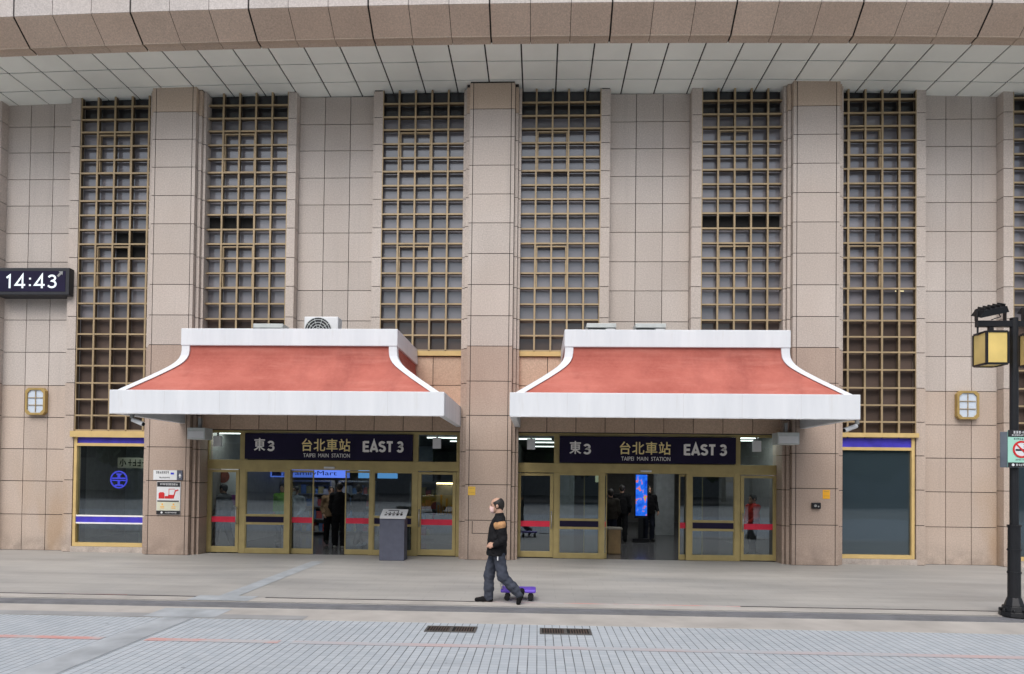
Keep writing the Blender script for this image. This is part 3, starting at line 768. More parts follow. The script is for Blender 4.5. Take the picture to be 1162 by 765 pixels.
m = MB(); m.box(-9.0,-8.45,-.557,-.553,1.61,1.72); m.box(-9.01,-8.44,-.557,-.553,.955,1.045); m.box(-8.99,-8.47,-.557,-.553,1.255,1.285); m.build("black_band", M_ink, t)
m = MB(); m.box(-9.0,-8.45,-.556,-.553,1.05,1.25); m.build("cream_panel", M_cream, t)
m = MB(); marks(m, -8.93,-8.5,1.645,1.69,-.557,9,seed=3); marks(m, -8.80,-8.52,.985,1.015,-.557,8,seed=4); m.ring(-8.88,1.0,.0,.025,-.560,-.557,16); m.build("lettering", M_paper, t)
m = MB(); m.prism([(-8.96,1.33),(-8.82,1.33),(-8.82,1.45),(-8.85,1.48),(-8.93,1.48),(-8.96,1.45)], -.558, -.553)
m.box(-8.81,-8.72,-.558,-.553,1.33,1.39)
m.prism([(-8.73,1.33),(-8.60,1.33),(-8.55,1.50),(-8.49,1.52),(-8.49,1.55),(-8.57,1.53),(-8.60,1.42),(-8.73,1.42)], -.558, -.553)
m.box(-8.72,-8.71,-.558,-.553,1.42,1.56).box(-8.72,-8.57,-.558,-.553,1.55,1.56)
m.build("trolley_picture", M_sred, t)
m = MB()
for x in (-8.87,-8.60): m.box(x-.05,x+.05,-.558,-.556,1.10,1.115).box(x-.05,x+.05,-.558,-.556,1.135,1.15).box(x-.015,x+.015,-.558,-.556,1.17,1.215)
m.build("small_pictograms", M_orange, t)
for x0,x1,z0,z1,mm,lab in ((-1.63,-1.46,1.50,1.70,M_yel,"pale yellow notice on the pillar between the two entrances"),(6.48,6.64,1.52,1.72,M_orange,"orange notice on the pillar above the small intercom")):
    t = thing("notice", ((x0+x1)/2,-.54,z0), lab, "notice", "yellow notices on pillars")
    m = MB(); m.box(x0,x1,-.538,-.531,z0,z1); m.build("sheet", mm, t)
    m = MB(); marks(m, x0+.02,x1-.02,z1-.05,z1-.025,-.538,5,seed=5); marks(m, x0+.02,x1-.02,z0+.06,z0+.075,-.538,7,seed=6); m.build("lettering", simple("faint_ink",(.42,.30,.10)), t)
t = thing("intercom", (6.32,-.54,1.28), "small dark metal intercom box on the right pillar", "intercom")
m = MB(); m.box(6.22,6.42,-.60,-.531,1.29,1.43); m.build("housing", M_black, t, bevel=.015)
m = MB(); m.cyl((6.29,-.612,1.36),(6.29,-.60,1.36),.03,.03,14).cyl((6.36,-.608,1.345),(6.36,-.60,1.345),.018,.018,12); m.build("button", M_steel, t)
# inspection flap cut in the middle pillar: outline only
m = MB()
for a,b,c,d in ((-1.53,-1.515,.62,.90),(-.85,-.835,.62,.90)): m.box(a,b,-.534,-.5,c,d)
m.box(-1.53,-.835,-.5345,-.5,.61,.622)
m.build("access_flap_joint", M_joint, st)

# lectern
t = thing("tactile_map_pedestal", (-3.31,-.75,0), "slate grey pedestal with slanted white tactile map before the doors", "pedestal")
m = MB(); m.prism([(-3.60,0),(-3.03,0),(-3.03,.96),(-3.60,.96)], -.93, -.57); m.build("pedestal", M_slate, t, bevel=.01)
sl = MB()
a0, a1 = (-.97,.955), (-.62,1.13)
def slab(mb, x0, x1, f0, f1, lift, th):
    def P(f): return (a0[0]+(a1[0]-a0[0])*f, a0[1]+(a1[1]-a0[1])*f)
    n = Vector((0,-(a1[1]-a0[1]),(a1[0]-a0[0]))).normalized()
    (ya,za),(yb_,zb_) = P(f0), P(f1); l0 = n*lift; l1 = n*(lift+th)
    vs = [(x,ya+l.y,za+l.z) for l in (l0,l1) for x in (x0,x1)] + [(x,yb_+l.y,zb_+l.z) for l in (l0,l1) for x in (x0,x1)]
    mb.add(vs, [(0,1,3,2),(4,6,7,5),(0,4,5,1),(2,3,7,6),(0,2,6,4),(1,5,7,3)])
slab(sl, -3.59, -3.0, 0, 1, 0, .03); pl = sl.build("map_plate", M_paper, t)
m = MB(); rr = random.Random(4)
for k in range(5):
    x = -3.50+k*.09; slab(m, x, x+.05, .25, .35+.1*rr.random(), .0305, .004); slab(m, x+.01, x+.03, .5, .62+.15*rr.random(), .0305, .004)
slab(m, -3.46,-3.10,.42,.46,.0305,.004); slab(m,-3.45,-3.2,.80,.86,.0305,.004)
m.build("map_relief", M_ink, pl)

# ================================================================== INSIDE THE STATION
M_inwall = simple("inside_wall", (.26,.25,.24), .6); M_infl = simple("inside_floor", (.13,.13,.135), .18, 0, .15, 1.5)
M_inpil = simple("inside_pale_wall", (.42,.45,.47), .5)
M_inceil = simple("inside_ceiling", (.22,.22,.21), .8)
m = MB(); m.box(-13.2, 12.8, .02, 14, PZ-.2, -.005); tag(m.build("interior_floor", M_infl), kind='structure')
m = MB(); m.box(-13.2, 12.8, .34, 14, 3.02, 3.1); tag(m.build("interior_ceiling", M_inceil), kind='structure')
m = MB(); m.box(-13.2, 12.8, 14, 14.2, 0, 4).box(-13.3,-13.2,.32,14,0,4).box(12.8,12.9,.32,14,0,4).box(-1.75,-.62,1.2,14,0,4)
tag(m.build("interior_wall", M_inwall), kind='structure')
m = MB(); m.box(-9.1,-8.3,.32,6,0,4).box(5.85,6.5,.32,6,0,4); tag(m.build("interior_wall", M_inwall), kind='structure')
M_tube = emit("tube_light", (.95,1,.97), 3.5)
M_panel = emit("panel_light", (.97,1,.98), 5.5)
ti = 0
for x, y in ((-8.0,2.6),(-2.6,2.2),(-2.2,4.0),(-.1,2.4),(.1,4.2),(.2,7.0),(5.3,2.2),(-10.6,2.2),(-10.2,3.8),(2.5,3.6),(2.6,6.0),(4.2,4.6),(-5.0,2.8),(-5.0,5.6),(-9.9,6.5)):  # tubes behind the transoms, plus further ones added to brighten the interior
    t = tag(MB().box(x-.45,x+.45,y-.02,y+.02,2.965,2.995).build("ceiling_light", M_tube), "lit white tube light on the hall ceiling behind the glass", "ceiling light", "tube lights on the hall ceiling")
for x, y in ((-5.6,2.0),(-5.9,5.0),(-7.0,8),(2.2,2.4),(3.4,4.0),(2.2,6.4),(4.4,8.5),(-10.2,.95),(-10.6,3.2),(-8.0,.68),(5.2,.75)):  # unseen glowing panels, added to brighten the hall and shop room
    t = tag(MB().box(x-.3,x+.3,y-.6,y+.6,2.98,3.0).build("ceiling_panel_light", M_panel), "square lit ceiling panel inside the station hall", "ceiling light", "panel lights on the hall ceiling")
for x, y in ((4.35,7.5),(1.0,8.6),(-4.2,9.0)):
    m = MB(); m.box(x-.3,x+.3,y-.3,y+.3,0,3.02); tag(m.build("interior_pillar", M_inpil), kind='structure')
m = MB(); m.box(-13.2,-9.1,5.0,5.1,0,3.02); tag(m.build("interior_wall", M_inpil), kind='structure')
# lit shop fascia sign
t = thing("shop_sign", (-7.3,4.4,1.85), "backlit pale blue shop sign with dark blue lettering inside", "sign")
m = MB(); m.box(-8.75,-5.85,4.5,4.62,1.84,2.32); m.build("light_box", emit("shop_light", lin((92,125,230)), .9), t)
m = MB(); text_mb(m, "FamilyMart", -7.66, -6.22, 1.875, 2.045, 4.497, .004, bold=.0); m.box(-8.25,-7.95,4.49,4.497,1.88,2.04); text_mb(m, "全家", -7.93,-7.70,1.88,2.04,4.497,.004,bold=.02); m.build("lettering", simple("shop_blue", lin((20,30,130))), t)
for x0,x1,lab in ((-5.55,-5.1,"small backlit blue shop panel right of the lettered shop sign"),(-4.95,-4.35,"small backlit turquoise shop panel farthest right inside")):
    t = tag(MB().box(x0,x1,4.5,4.6,1.84,2.1).build("shop_sign", emit("shop_light_small", lin((110,175,240)), .9)), lab, "sign")
# shelves of the shop
for i,(x0,x1,y) in enumerate(((-8.2,-6.6,5.2),(-6.4,-5.2,5.3),(-3.9,-2.2,4.2))):
    t = thing("shop_shelf", ((x0+x1)/2,y,0), ("dim shop shelf with goods under the lettered sign","dim shop shelf with goods behind the open doorway","dim shop shelf with goods behind the right hand doors")[i], "shelf", "shop shelves in the hall")
    m = MB(); m.box(x0,x0+.04,y,y+.4,0,1.75).box(x1-.04,x1,y,y+.4,0,1.75).box(x0+.04,x1-.04,y+.37,y+.4,0,1.75)
    for z in (.1,.5,.9,1.3,1.7): m.box(x0+.04,x1-.04,y,y+.37,z,z+.03)
    m.build("rack", M_grey, t)
    g = MB(); rr = random.Random(i)
    for z in (.13,.53,.93,1.33):
        x = x0+.07
        while x < x1-.2:
            ww = rr.uniform(.08,.2); g.box(x,x+ww-.015,y+.03,y+.3,z,z+rr.uniform(.15,.3),rr.randrange(4)); x += ww
    g.build("goods", [simple("goods_a",(.35,.3,.1)),simple("goods_b",(.1,.2,.35)),simple("goods_c",(.4,.08,.07)),simple("goods_d",(.35,.36,.33))], t)
# advert poster behind the left door and screen in the right opening
t = thing("food_poster", (-8.1,1.2,.85), "purple and white food poster behind the far left door", "poster")
m = MB(); m.box(-8.42,-7.84,1.2,1.23,1.08,2.15); m.build("sheet", M_paper, t)
m = MB(); m.box(-8.05,-7.85,1.194,1.199,1.10,1.38).box(-8.41,-8.25,1.194,1.199,1.10,1.26); m.build("purple_band", simple("poster_purple", lin((130,50,130))), t)
m = MB(); m.ring(-8.24,1.86,.0,.17,1.192,1.199,24); m.build("food_picture", simple("poster_food",(.25,.06,.03),.5,0,.5,9), t)
t = thing("advert_screen", (3.1,4.5,.8), "tall glowing blue advert screen inside the right doorway", "screen")
m = MB(); m.box(2.93,3.33,4.5,4.6,.72,2.08).box(2.88,3.38,4.45,4.7,0,.1).box(3.05,3.2,4.53,4.6,.1,.72); m.build("stand", M_black, t)
def screen_mat():
    n = NT("screen_picture"); o = n.obj()
    f = n.noise(o, 4.5, 2)
    c = n.ramp(f, [(.3, lin((20,60,190))), (.55, lin((40,115,235))), (.62, lin((225,110,70))), (.68, lin((110,190,90)))])
    e = n.n("ShaderNodeEmission"); n.l(c, e.inputs[0]); e.inputs[1].default_value = .9; n.l(e.outputs[0], n.out.inputs[0]); return n.m
m = MB(); m.box(2.96,3.30,4.485,4.499,.80,2.04); m.build("picture", screen_mat(), t)
t = thing("gate_sign", (2.2,4.3,1.9), "small lit white and yellow sign hanging inside the right doorway", "sign")
m = MB(); m.box(1.72,1.98,4.3,4.35,1.80,2.0); m.build("panel", emit("gate_sign_light", (.9,.85,.55), .8), t)
m = MB(); m.box(1.83,1.87,4.31,4.34,2.0,3.02); m.build("hanger", M_grey, t)
t = thing("wooden_counter", (1.95,1.5,0), "pale wooden counter beside the right doorway", "counter")
m = MB(); m.box(1.80,2.12,1.2,1.6,0,.62); m.build("body", simple("pale_wood",(.36,.24,.11),.5,0,.2,5), t, bevel=.01)
m = MB(); m.box(1.76,2.16,1.15,1.65,.62,.66); m.build("top", simple("counter_top",(.3,.27,.22)), t)
t = thing("display_case", (-2.7,3.3,0), "warm lit glass display case behind the right hand door", "display case")
m = MB(); m.box(-3.0,-2.2,3.3,3.7,0,.8).box(-3.0,-2.2,3.3,3.7,1.75,1.8).box(-3.0,-2.2,3.66,3.7,.8,1.75); m.build("cabinet", M_grey, t)
m = MB(); m.box(-2.95,-2.25,3.35,3.4,1.70,1.74); m.build("lamp", emit("warm_lamp",(1,.72,.35),9), t)
m = MB(); rr = random.Random(8)
for k in range(9):
    x = -2.93+k*.08; m.box(x,x+.05,3.45,3.55,.8,.8+rr.uniform(.2,.6))
m.build("goods", simple("amber_goods",(.5,.25,.06)), t)
# sign plate behind the shop window
t = thing("notice_plate", (-10.35,1.0,2.0), "pale notice plate behind the emblem window glass", "sign")
m = MB(); m.box(-10.95,-9.75,1.0,1.03,2.05,2.32); m.build("plate", M_cream, t)
m = MB(); text_mb(m, "小", -10.90,-10.72,2.09,2.29,.999,.004,bold=.02); marks(m,-10.68,-9.82,2.10,2.28,.999,7,seed=9); m.build("lettering", M_ink, t)
t = thing("desk", (-10.2,2.2,0), "grey office desk with papers behind the emblem window", "desk")
m = MB(); m.box(-11.0,-9.3,2.0,2.7,.70,.75); m.build("top", M_lgrey, t)
for x in (-10.95,-9.35): MB().box(x-.03,x+.03,2.05,2.65,0,.70).build("leg", M_grey, t)

# ================================================================== PEOPLE
def surf_nets(F, org, h):
    sx = F < 0
    nx, ny, nz = F.shape
    acc = np.zeros((nx-1,ny-1,nz-1,3)); cnt = np.zeros((nx-1,ny-1,nz-1))
    corner = [(i,j,k) for i in (0,1) for j in (0,1) for k in (0,1)]
    sl = lambda c: F[c[0]:c[0]+nx-1, c[1]:c[1]+ny-1, c[2]:c[2]+nz-1]
    for a in corner:
        for ax in range(3):
            if a[ax] == 0:
                b = list(a); b[ax] = 1
                fa, fb = sl(a), sl(b); mk = (fa < 0) != (fb < 0)
                t = np.where(mk, fa/np.where(mk, fa-fb, 1), 0)
                for q in range(3): acc[...,q] += np.where(mk, a[q]+(t if q == ax else 0), 0)
                cnt += mk
    act = cnt > 0
    idx = -np.ones(act.shape, int); idx[act] = np.arange(act.sum())
    cell = np.argwhere(act)
    V = (cell + acc[act]/cnt[act][:,None])*h + org
    faces = []
    for ax in range(3):
        A = [slice(1,-1)]*3; B = [slice(1,-1)]*3
        A[ax] = slice(0,-1); B[ax] = slice(1,None)
        a, b = sx[tuple(A)], sx[tuple(B)]
        e = np.argwhere(a != b)
        if not len(e): continue
        flip = a[a != b]
        e = e + np.array([0 if q == ax else 1 for q in range(3)])
        u, v = (ax+1) % 3, (ax+2) % 3
        du = np.zeros(3,int); du[u] = 1; dv = np.zeros(3,int); dv[v] = 1
        q = [idx[tuple((e-x).T)] for x in (0*du, du, du+dv, dv)]
        f = np.stack(q, 1); f[~flip] = f[~flip][:, ::-1]; faces.append(f)
    return V, np.concatenate(faces)

def field(P, prims, k):
    d = None
    for pr in prims:
        if pr[0] == 'c':
            _, a, b, ra, rb = pr[:5]; ss = pr[5] if len(pr) > 5 else 1.0
            a = np.array(a, float); b = np.array(b, float)
            sc = np.array([1, 1/ss, 1]); p = (P-a)*sc; ab = (b-a)*sc
            t = np.clip((p@ab)/max(ab@ab, 1e-9), 0, 1)
            e = np.linalg.norm(p-t[...,None]*ab, axis=-1)-(ra+(rb-ra)*t)
        else:
            _, c, r = pr[:3]; r = np.array(r, float); q = (P-np.array(c, float))/r
            e = (np.linalg.norm(q, axis=-1)-1)*r.min()
        if d is None: d = e
        else:
            hh = np.clip(.5+.5*(d-e)/k, 0, 1); d = d*(1-hh)+e*hh-k*hh*(1-hh)
    return d

def sdf_obj(name, prims, mat, parent, res, k=.02, cuts=()):
    """prims live in (forward, left, up); cuts are half spaces (normal, offset) that are kept where n.p < offset"""
    lo, hi = [], []
    for pr in prims:
        if pr[0] == 'c':
            ss = max(1, pr[5] if len(pr) > 5 else 1)
            for p, r in ((pr[1],pr[3]),(pr[2],pr[4])): lo.append(np.array(p)-r*ss); hi.append(np.array(p)+r*ss)
        else: lo.append(np.array(pr[1])-np.array(pr[2])); hi.append(np.array(pr[1])+np.array(pr[2]))
    lo = np.min(lo, 0)-3*res; hi = np.max(hi, 0)+3*res
    n = np.ceil((hi-lo)/res).astype(int)+1
    g = np.stack(np.meshgrid(*[lo[i]+res*np.arange(n[i]) for i in range(3)], indexing='ij'), -1)
    F = field(g, prims, k)
    if name in ('jacket','trousers'):
        X_, Y_, Z_ = g[...,0], g[...,1], g[...,2]
        F = F + .003*np.sin(Z_*52+X_*38+2*np.sin(Y_*21+Z_*9)) + .002*np.sin(Z_*95-X_*50+Y_*60+1.7*np.sin(Z_*17))
    for nn, off in cuts: F = np.maximum(F, g@np.array(nn, float)-off)
    V, Fc = surf_nets(F, lo, res)
    me = bpy.data.meshes.new(name); me.from_pydata([tuple(v) for v in V], [], [tuple(int(i) for i in f) for f in Fc])
    me.polygons.foreach_set('use_smooth', [True]*len(me.polygons)); me.materials.append(mat); me.update()
    import bmesh
    bm = bmesh.new(); bm.from_mesh(me); bmesh.ops.recalc_face_normals(bm, faces=bm.faces); bm.to_mesh(me); bm.free()
    o = bpy.data.objects.new(name, me); COL.objects.link(o); o.parent = parent
    return o

M_skin = simple("skin", (.50,.30,.215), .55, 0, .06, 12)
M_hair = simple("hair", (.014,.011,.010), .6, 0, .3, 30)
M_eye = simple("eye", (.02,.015,.012), .25)
def fabric(name, c, var=.25, scale=9):
    n = NT(name); o = n.obj(); f = n.noise(o, scale, 4, .6); g = n.noise(o, 60, 2)
    v = n.mix(n.ramp(f, [(.3,0),(.7,1)]), tuple(x*(1-var) for x in c), tuple(x*(1+var) for x in c))
    n.bsdf(v, .85, 0, .15, f, .5, .02); return n.m

def lerp(a, b, t): return tuple(x+(y-x)*t for x, y in zip(a, b))
def fingers(prims, wrist, hand_dir, palm_n, side, L=.175, curl=.9):
    """a palm, four fingers curled towards palm_n and a thumb on the given side"""
    d = Vector(hand_dir).normalized(); n = Vector(palm_n).normalized(); s = d.cross(n).normalized()*side
    w_ = Vector(wrist)
    pc = w_+d*(L*.5)
    for q in (-1,0,1): prims.append(('c', tuple(w_+d*.01+s*.012*q), tuple(pc+s*.026*q), .02, .016))
    for i, (off, ln) in enumerate(((.034,.85),(.012,1.0),(-.011,.93),(-.033,.75))):
        p0 = pc+s*off; l = L*.5*ln
        p1 = p0+(d*math.cos(curl*.5)+n*math.sin(curl*.5))*l*.45
        p2 = p1+(d*math.cos(curl*1.2)+n*math.sin(curl*1.2))*l*.32
        p3 = p2+(d*math.cos(curl*1.8)+n*math.sin(curl*1.8))*l*.25
        prims += [('c',tuple(p0),tuple(p1),.0105,.0095),('c',tuple(p1),tuple(p2),.0095,.0088),('c',tuple(p2),tuple(p3),.0088,.0075)]
    t0 = w_+d*.03+s*.026; t1 = t0+(d*.75+s*.5+n*.3).normalized()*.042; t2 = t1+(d*.8+n*.6).normalized()*.034
    prims += [('c',tuple(t0),tuple(t1),.014,.012),('c',tuple(t1),tuple(t2),.012,.009)]

def person(loc, heading, label, J, col, res=.009, mask=None, bald=False, group=None, hem=None, extra=None):
    """J: joints in (forward,left,up). heading: rotation about z of 'forward' from +X"""
    t = thing("person", loc, label, "person", group); t.rotation_euler = (0,0,heading)
    hd = J['head']; nk = J['neck']; ch = J['chest']; pv = J['pelvis']
    hx, hy, hz = hd
    k = .03
    body = [('e',(hx-.005,hy,hz+.025),(.098,.078,.098)),('c',(hx+.025,hy,hz-.045),(hx+.055,hy,hz-.075),.058,.042),
            ('c',(hx+.095,hy,hz-.0),(hx+.108,hy,hz-.028),.010,.015),                         # nose
            ('c',(hx+.085,hy-.018,hz-.062),(hx+.085,hy+.018,hz-.062),.012,.012),                # mouth
            ('c',(hx-.03,hy,hz-.05),nk,.056,.062),('c',nk,lerp(nk,ch,.4),.065,.09)]
    for s in (-1,1): body.append(('e',(hx-.01,hy+s*.08,hz-.005),(.02,.014,.032)))
    body += [('c',ch,pv,.105,.10,1.3)]
    for s, sd in ((1,'l'),(-1,'r')):
        sh, el, wr = J['sh_'+sd], J['el_'+sd], J['wr_'+sd]
        body += [('c',sh,el,.05,.04),('c',el,wr,.039,.028),('c',lerp(nk,ch,.5),sh,.07,.055)]
        hp, kn, an = J['hip_'+sd], J['kn_'+sd], J['an_'+sd]
        body += [('c',hp,kn,.08,.055),('c',kn,an,.052,.038),('c',an,lerp(an,J['toe_'+sd],.45),.036,.024)]
        hdir = J.get('hd_'+sd, (wr[0]-el[0],wr[1]-el[1],wr[2]-el[2]))
        fingers(body, wr, hdir, J.get('pn_'+sd, (0.2,-s,0)), 1 if s > 0 else -1)
    # small radii keep the fingers apart; blend gently
    b = sdf_obj("body", body, M_skin, t, res, .012)
    m = MB()
    for s in (-1,1): m.cyl((hx+.080,hy+s*.032,hz+.012),(hx+.0865,hy+s*.032,hz+.012),.011,.007,8)
    e = m.build("eyes", M_eye, None); e.parent = t
    m = MB(); 
    # hair
    hc = [((1.0,0,-.55), hx*1.0-.55*hz+ (.052 if not bald else .034))]
    hr = [('e',(hx-.012,hy,hz+.03),(.104,.086,.103)),('c',(hx-.06,hy,hz-.01),(hx-.055,hy,hz-.055),.05,.04)]
    if bald: hc.append(((.6,0,1.0), .6*hx+hz+.085))
    sdf_obj("hair", hr, col['hair'] if 'hair' in col else M_hair, t, res, .02, hc)
    # jacket with sleeves
    hemz = hem if hem else pv[2]-.10
    jk = [('c',ch,lerp(ch,pv,.55),.135,.142,1.22),('c',lerp(ch,pv,.5),(pv[0]+.005,pv[1],hemz-.03),.146,.158,1.32),('c',lerp(nk,ch,.12),ch,.085,.125,1.1)]
    for sd in 'lr':
        sh, el, wr = J['sh_'+sd], J['el_'+sd], J['wr_'+sd]
        jk += [('c',lerp(nk,ch,.45),sh,.09,.078),('c',sh,el,.075,.06),('c',el,lerp(el,wr,.93),.06,.046)]
    sdf_obj("jacket", jk, col['jacket'], t, res, .03, [((0,0,-1), -hemz+.0)])
    cl = [('c',lerp(nk,(hx,hy,hz),.1),lerp(nk,ch,.25),.072,.085)]
    sdf_obj("collar", cl, col['jacket'], t, res, .02, [((.3,0,1), (.3*nk[0]+nk[2]+.085) if bald else (.3*nk[0]+nk[2]+.055))])
    tr = [('c',(pv[0],pv[1],pv[2]+.04),pv,.105,.11,1.35)]
    for sd in 'lr':
        hp, kn, an = J['hip_'+sd], J['kn_'+sd], J['an_'+sd]
        tr += [('c',hp,kn,.096,.084),('c',kn,lerp(kn,an,.6),.079,.075),('c',lerp(kn,an,.6),lerp(kn,an,1.02),.075,.071)]
    sdf_obj("trousers", tr, col['trousers'], t, res, .03)
    for sd in 'lr':
        an, to, he = J['an_'+sd], J['toe_'+sd], J['heel_'+sd]
        dz = Vector(to)-Vector(he); upv = Vector((-dz.z,0,dz.x)).normalized()*.034 if dz.x > 0 else Vector((dz.z,0,-dz.x)).normalized()*.034
        if upv.z < -.001: upv = -upv
        A = tuple(Vector(he)+upv+dz*.12); Bm = tuple(Vector(he)+upv+dz*.55); B = tuple(Vector(to)+upv*.85-dz*.08)
        sh = [('c',A,Bm,.043,.046,1.05),('c',Bm,B,.046,.034,1.15),('c',tuple(Vector(he)+upv+dz*.22),an,.045,.043)]
        sdf_obj("shoe", sh, col['shoe'], t, res, .02)
    if mask:
        sdf_obj("face_mask", [('c',(hx+.03,hy,hz-.042),(hx+.058,hy,hz-.072),.064,.048),('c',(hx+.085,hy,hz-.012),(hx+.092,hy,hz-.04),.018,.024)], mask, t, res*.7, .012, [((-1,0,0), -hx-.045),((0,0,1), hz+.006)])
    if extra: extra(t, J)
    return t

def pose(h=1.68, fl=.0, fr=.0, arm_l=.1, arm_r=-.05, bend=.25):
    s = h/1.68
    def sc(p): return tuple(x*s for x in p)
    J = {'head':(.02,0,1.565),'neck':(0,0,1.41),'chest':(0,0,1.24),'pelvis':(0,0,.93)}
    for q, sd, f, a in ((1,'l',fl,arm_l),(-1,'r',fr,arm_r)):
        J['sh_'+sd] = (0,q*.185,1.345); J['el_'+sd] = (-.03+a*.5,q*.235,1.06); J['wr_'+sd] = (.03+a+bend*.3,q*.22,.83+bend*.3)
        J['hip_'+sd] = (0,q*.09,.88); J['kn_'+sd] = (f*.5+.04,q*.1,.48); J['an_'+sd] = (f,q*.1,.08 if f >= -.05 else .13)
        J['heel_'+sd] = (f-.06,q*.1,.0 if f >= -.05 else .09); J['toe_'+sd] = (f+.20,q*.115,.0 if f >= -.05 else .01)
    return {k: sc(v) for k, v in J.items()}

# the walking man, heading left, pulling a platform dolly behind him
J = {'head':(.012,0,1.49),'neck':(-.035,0,1.325),'chest':(-.01,0,1.15),'pelvis':(.005,0,.86),
     'sh_l':(-.035,.185,1.255),'el_l':(-.10,.235,.99),'wr_l':(.02,.235,.91),'hd_l':(.85,-.5,.0),'pn_l':(.1,-.8,-.5),
     'sh_r':(-.01,-.185,1.255),'el_r':(-.08,-.235,.99),'wr_r':(.0,-.225,.80),'hd_r':(.5,.15,-.85),'pn_r':(.1,.8,-.5),
     'hip_l':(-.02,.085,.82),'kn_l':(-.095,.10,.42),'an_l':(-.345,.10,.165),'heel_l':(-.43,.10,.225),'toe_l':(-.36,.11,.0),
     'hip_r':(.02,-.085,.82),'kn_r':(.125,-.09,.42),'an_r':(.13,-.09,.085),'heel_r':(.07,-.09,.0),'toe_r':(.335,-.10,.0)}
def man_extra(t, J):
    sh, el = J['sh_l'], J['el_l']
    tan = fabric("tan_panel", (.52,.29,.14), .3, 14)
    for q in 'lr':
        sh, el = J['sh_'+q], J['el_'+q]; c = lerp(sh, el, .17)
        sdf_obj("sleeve_panel", [('e',(c[0],c[1],c[2]),(.094,.092,.092))], tan, t, .0085, .02)
    o = MB().box(-.03,-.014,.20,.207,.675,.735).build("pocket_tag", M_paper); o.parent = t
person((-.62,-5.87,.004), math.pi, "balding man with face mask walking left in black jacket with tan sleeve panels", J,
       {'jacket':fabric("black_jacket",(.012,.012,.014)),'trousers':fabric("grey_jeans",(.052,.059,.08),.3),'shoe':fabric("black_shoe",(.010,.010,.011))},
       res=.0085, mask=simple("mask_pink",(.66,.46,.43),.7), bald=True, hem=.735, extra=man_extra)

F_blk = fabric("black_coat",(.010,.010,.012)); F_navy = fabric("navy_trousers",(.018,.021,.035)); F_gry = fabric("grey_coat",(.12,.12,.13))
F_red = fabric("red_coat",(.55,.04,.03)); F_grn = fabric("green_vest",(.18,.42,.06)); F_wht = fabric("pale_jacket",(.42,.48,.55)); F_tan = fabric("tan_bag_coat",(.22,.15,.09))
F_shoe = fabric("dark_shoe",(.02,.02,.02)); F_ws = fabric("white_shoe",(.55,.55,.53))
PG = "people inside the station hall"
D = dict(res=.016, group=PG)
person((-5.30,1.7,0), R(95), "person in black coat and white shoes standing in left doorway", pose(1.72,.02,-.02), {'jacket':F_blk,'trousers':F_blk,'shoe':F_ws}, **D)
person((-4.88,2.1,0), R(60), "person in black jacket and navy trousers right of white shoed person", pose(1.66,.18,-.2), {'jacket':F_blk,'trousers':F_navy,'shoe':F_ws}, **D)
person((-5.75,2.4,0), R(-60), "person in tan coat behind the left doorway crowd", pose(1.6,.1,-.1), {'jacket':F_tan,'trousers':F_blk,'shoe':F_shoe}, **D)
person((-7.18,2.6,0), R(-90), "person in bright green vest behind the fixed glass panel", pose(1.65), {'jacket':F_grn,'trousers':F_navy,'shoe':F_shoe}, **D)
person((-6.35,1.3,0), R(-100), "person in pale blue jacket behind the sliding door", pose(1.62,.05,-.05), {'jacket':F_wht,'trousers':F_navy,'shoe':F_shoe}, mask=M_paper, **D)
person((-8.0,.75,0), R(170), "person in grey coat behind the far left door", pose(1.66,.2,-.22), {'jacket':F_gry,'trousers':F_blk,'shoe':F_shoe}, **D)
person((2.52,4.3,0), R(80), "dark clothed person walking just left of the blue screen", pose(1.72,.22,-.25), {'jacket':F_blk,'trousers':F_blk,'shoe':F_shoe}, **D)
person((2.0,2.6,0), R(100), "dark clothed person in the doorway beside the wooden counter", pose(1.62,.05,-.05), {'jacket':fabric("brown_coat",(.03,.026,.022)),'trousers':F_navy,'shoe':F_shoe}, **D)
person((3.42,4.9,0), R(-80), "dark clothed person standing right of the blue screen", pose(1.7), {'jacket':F_blk,'trousers':F_navy,'shoe':F_shoe}, **D)
person((5.42,1.1,0), R(200), "person in red coat behind the far right door", pose(1.55,.1,-.1,.25,.1), {'jacket':F_red,'trousers':F_gry,'shoe':F_shoe}, **D)

# ================================================================== STREET THINGS
# platform dolly
t = thing("platform_dolly", (-.29,-5.55,.0), "purple platform dolly on four small casters behind the walking man", "dolly")
x0,x1,y0,y1 = -.57,-.02,-5.72,-5.36
m = MB(); m.box(x0,x1,y0,y1,.135,.185); m.build("deck", simple("purple_plastic", lin((108,78,200)), .5, 0, .12, 6), t, bevel=.02)
for x in (x0+.10,x1-.08):
    for y in (y0+.07,y1-.07):
        w_ = MB(); w_.cyl((x,y-.016,.048),(x,y+.016,.048),.045,.045,18); wo = w_.build("caster", M_black, t)
        MB().box(x-.018,x+.03,y-.026,y-.018,.04,.134).box(x-.018,x+.03,y+.018,y+.026,.04,.134).box(x-.03,x+.035,y-.028,y+.028,.128,.1345).build("fork", M_black, wo)
m = MB(); m.tube([(x0+.03,y0+.03,.19),(x0-.0,y0+.03,.25),(x0-.0,y1-.03,.25),(x0+.03,y1-.03,.19)], .011, 8); m.build("handle", M_steel, t, True)

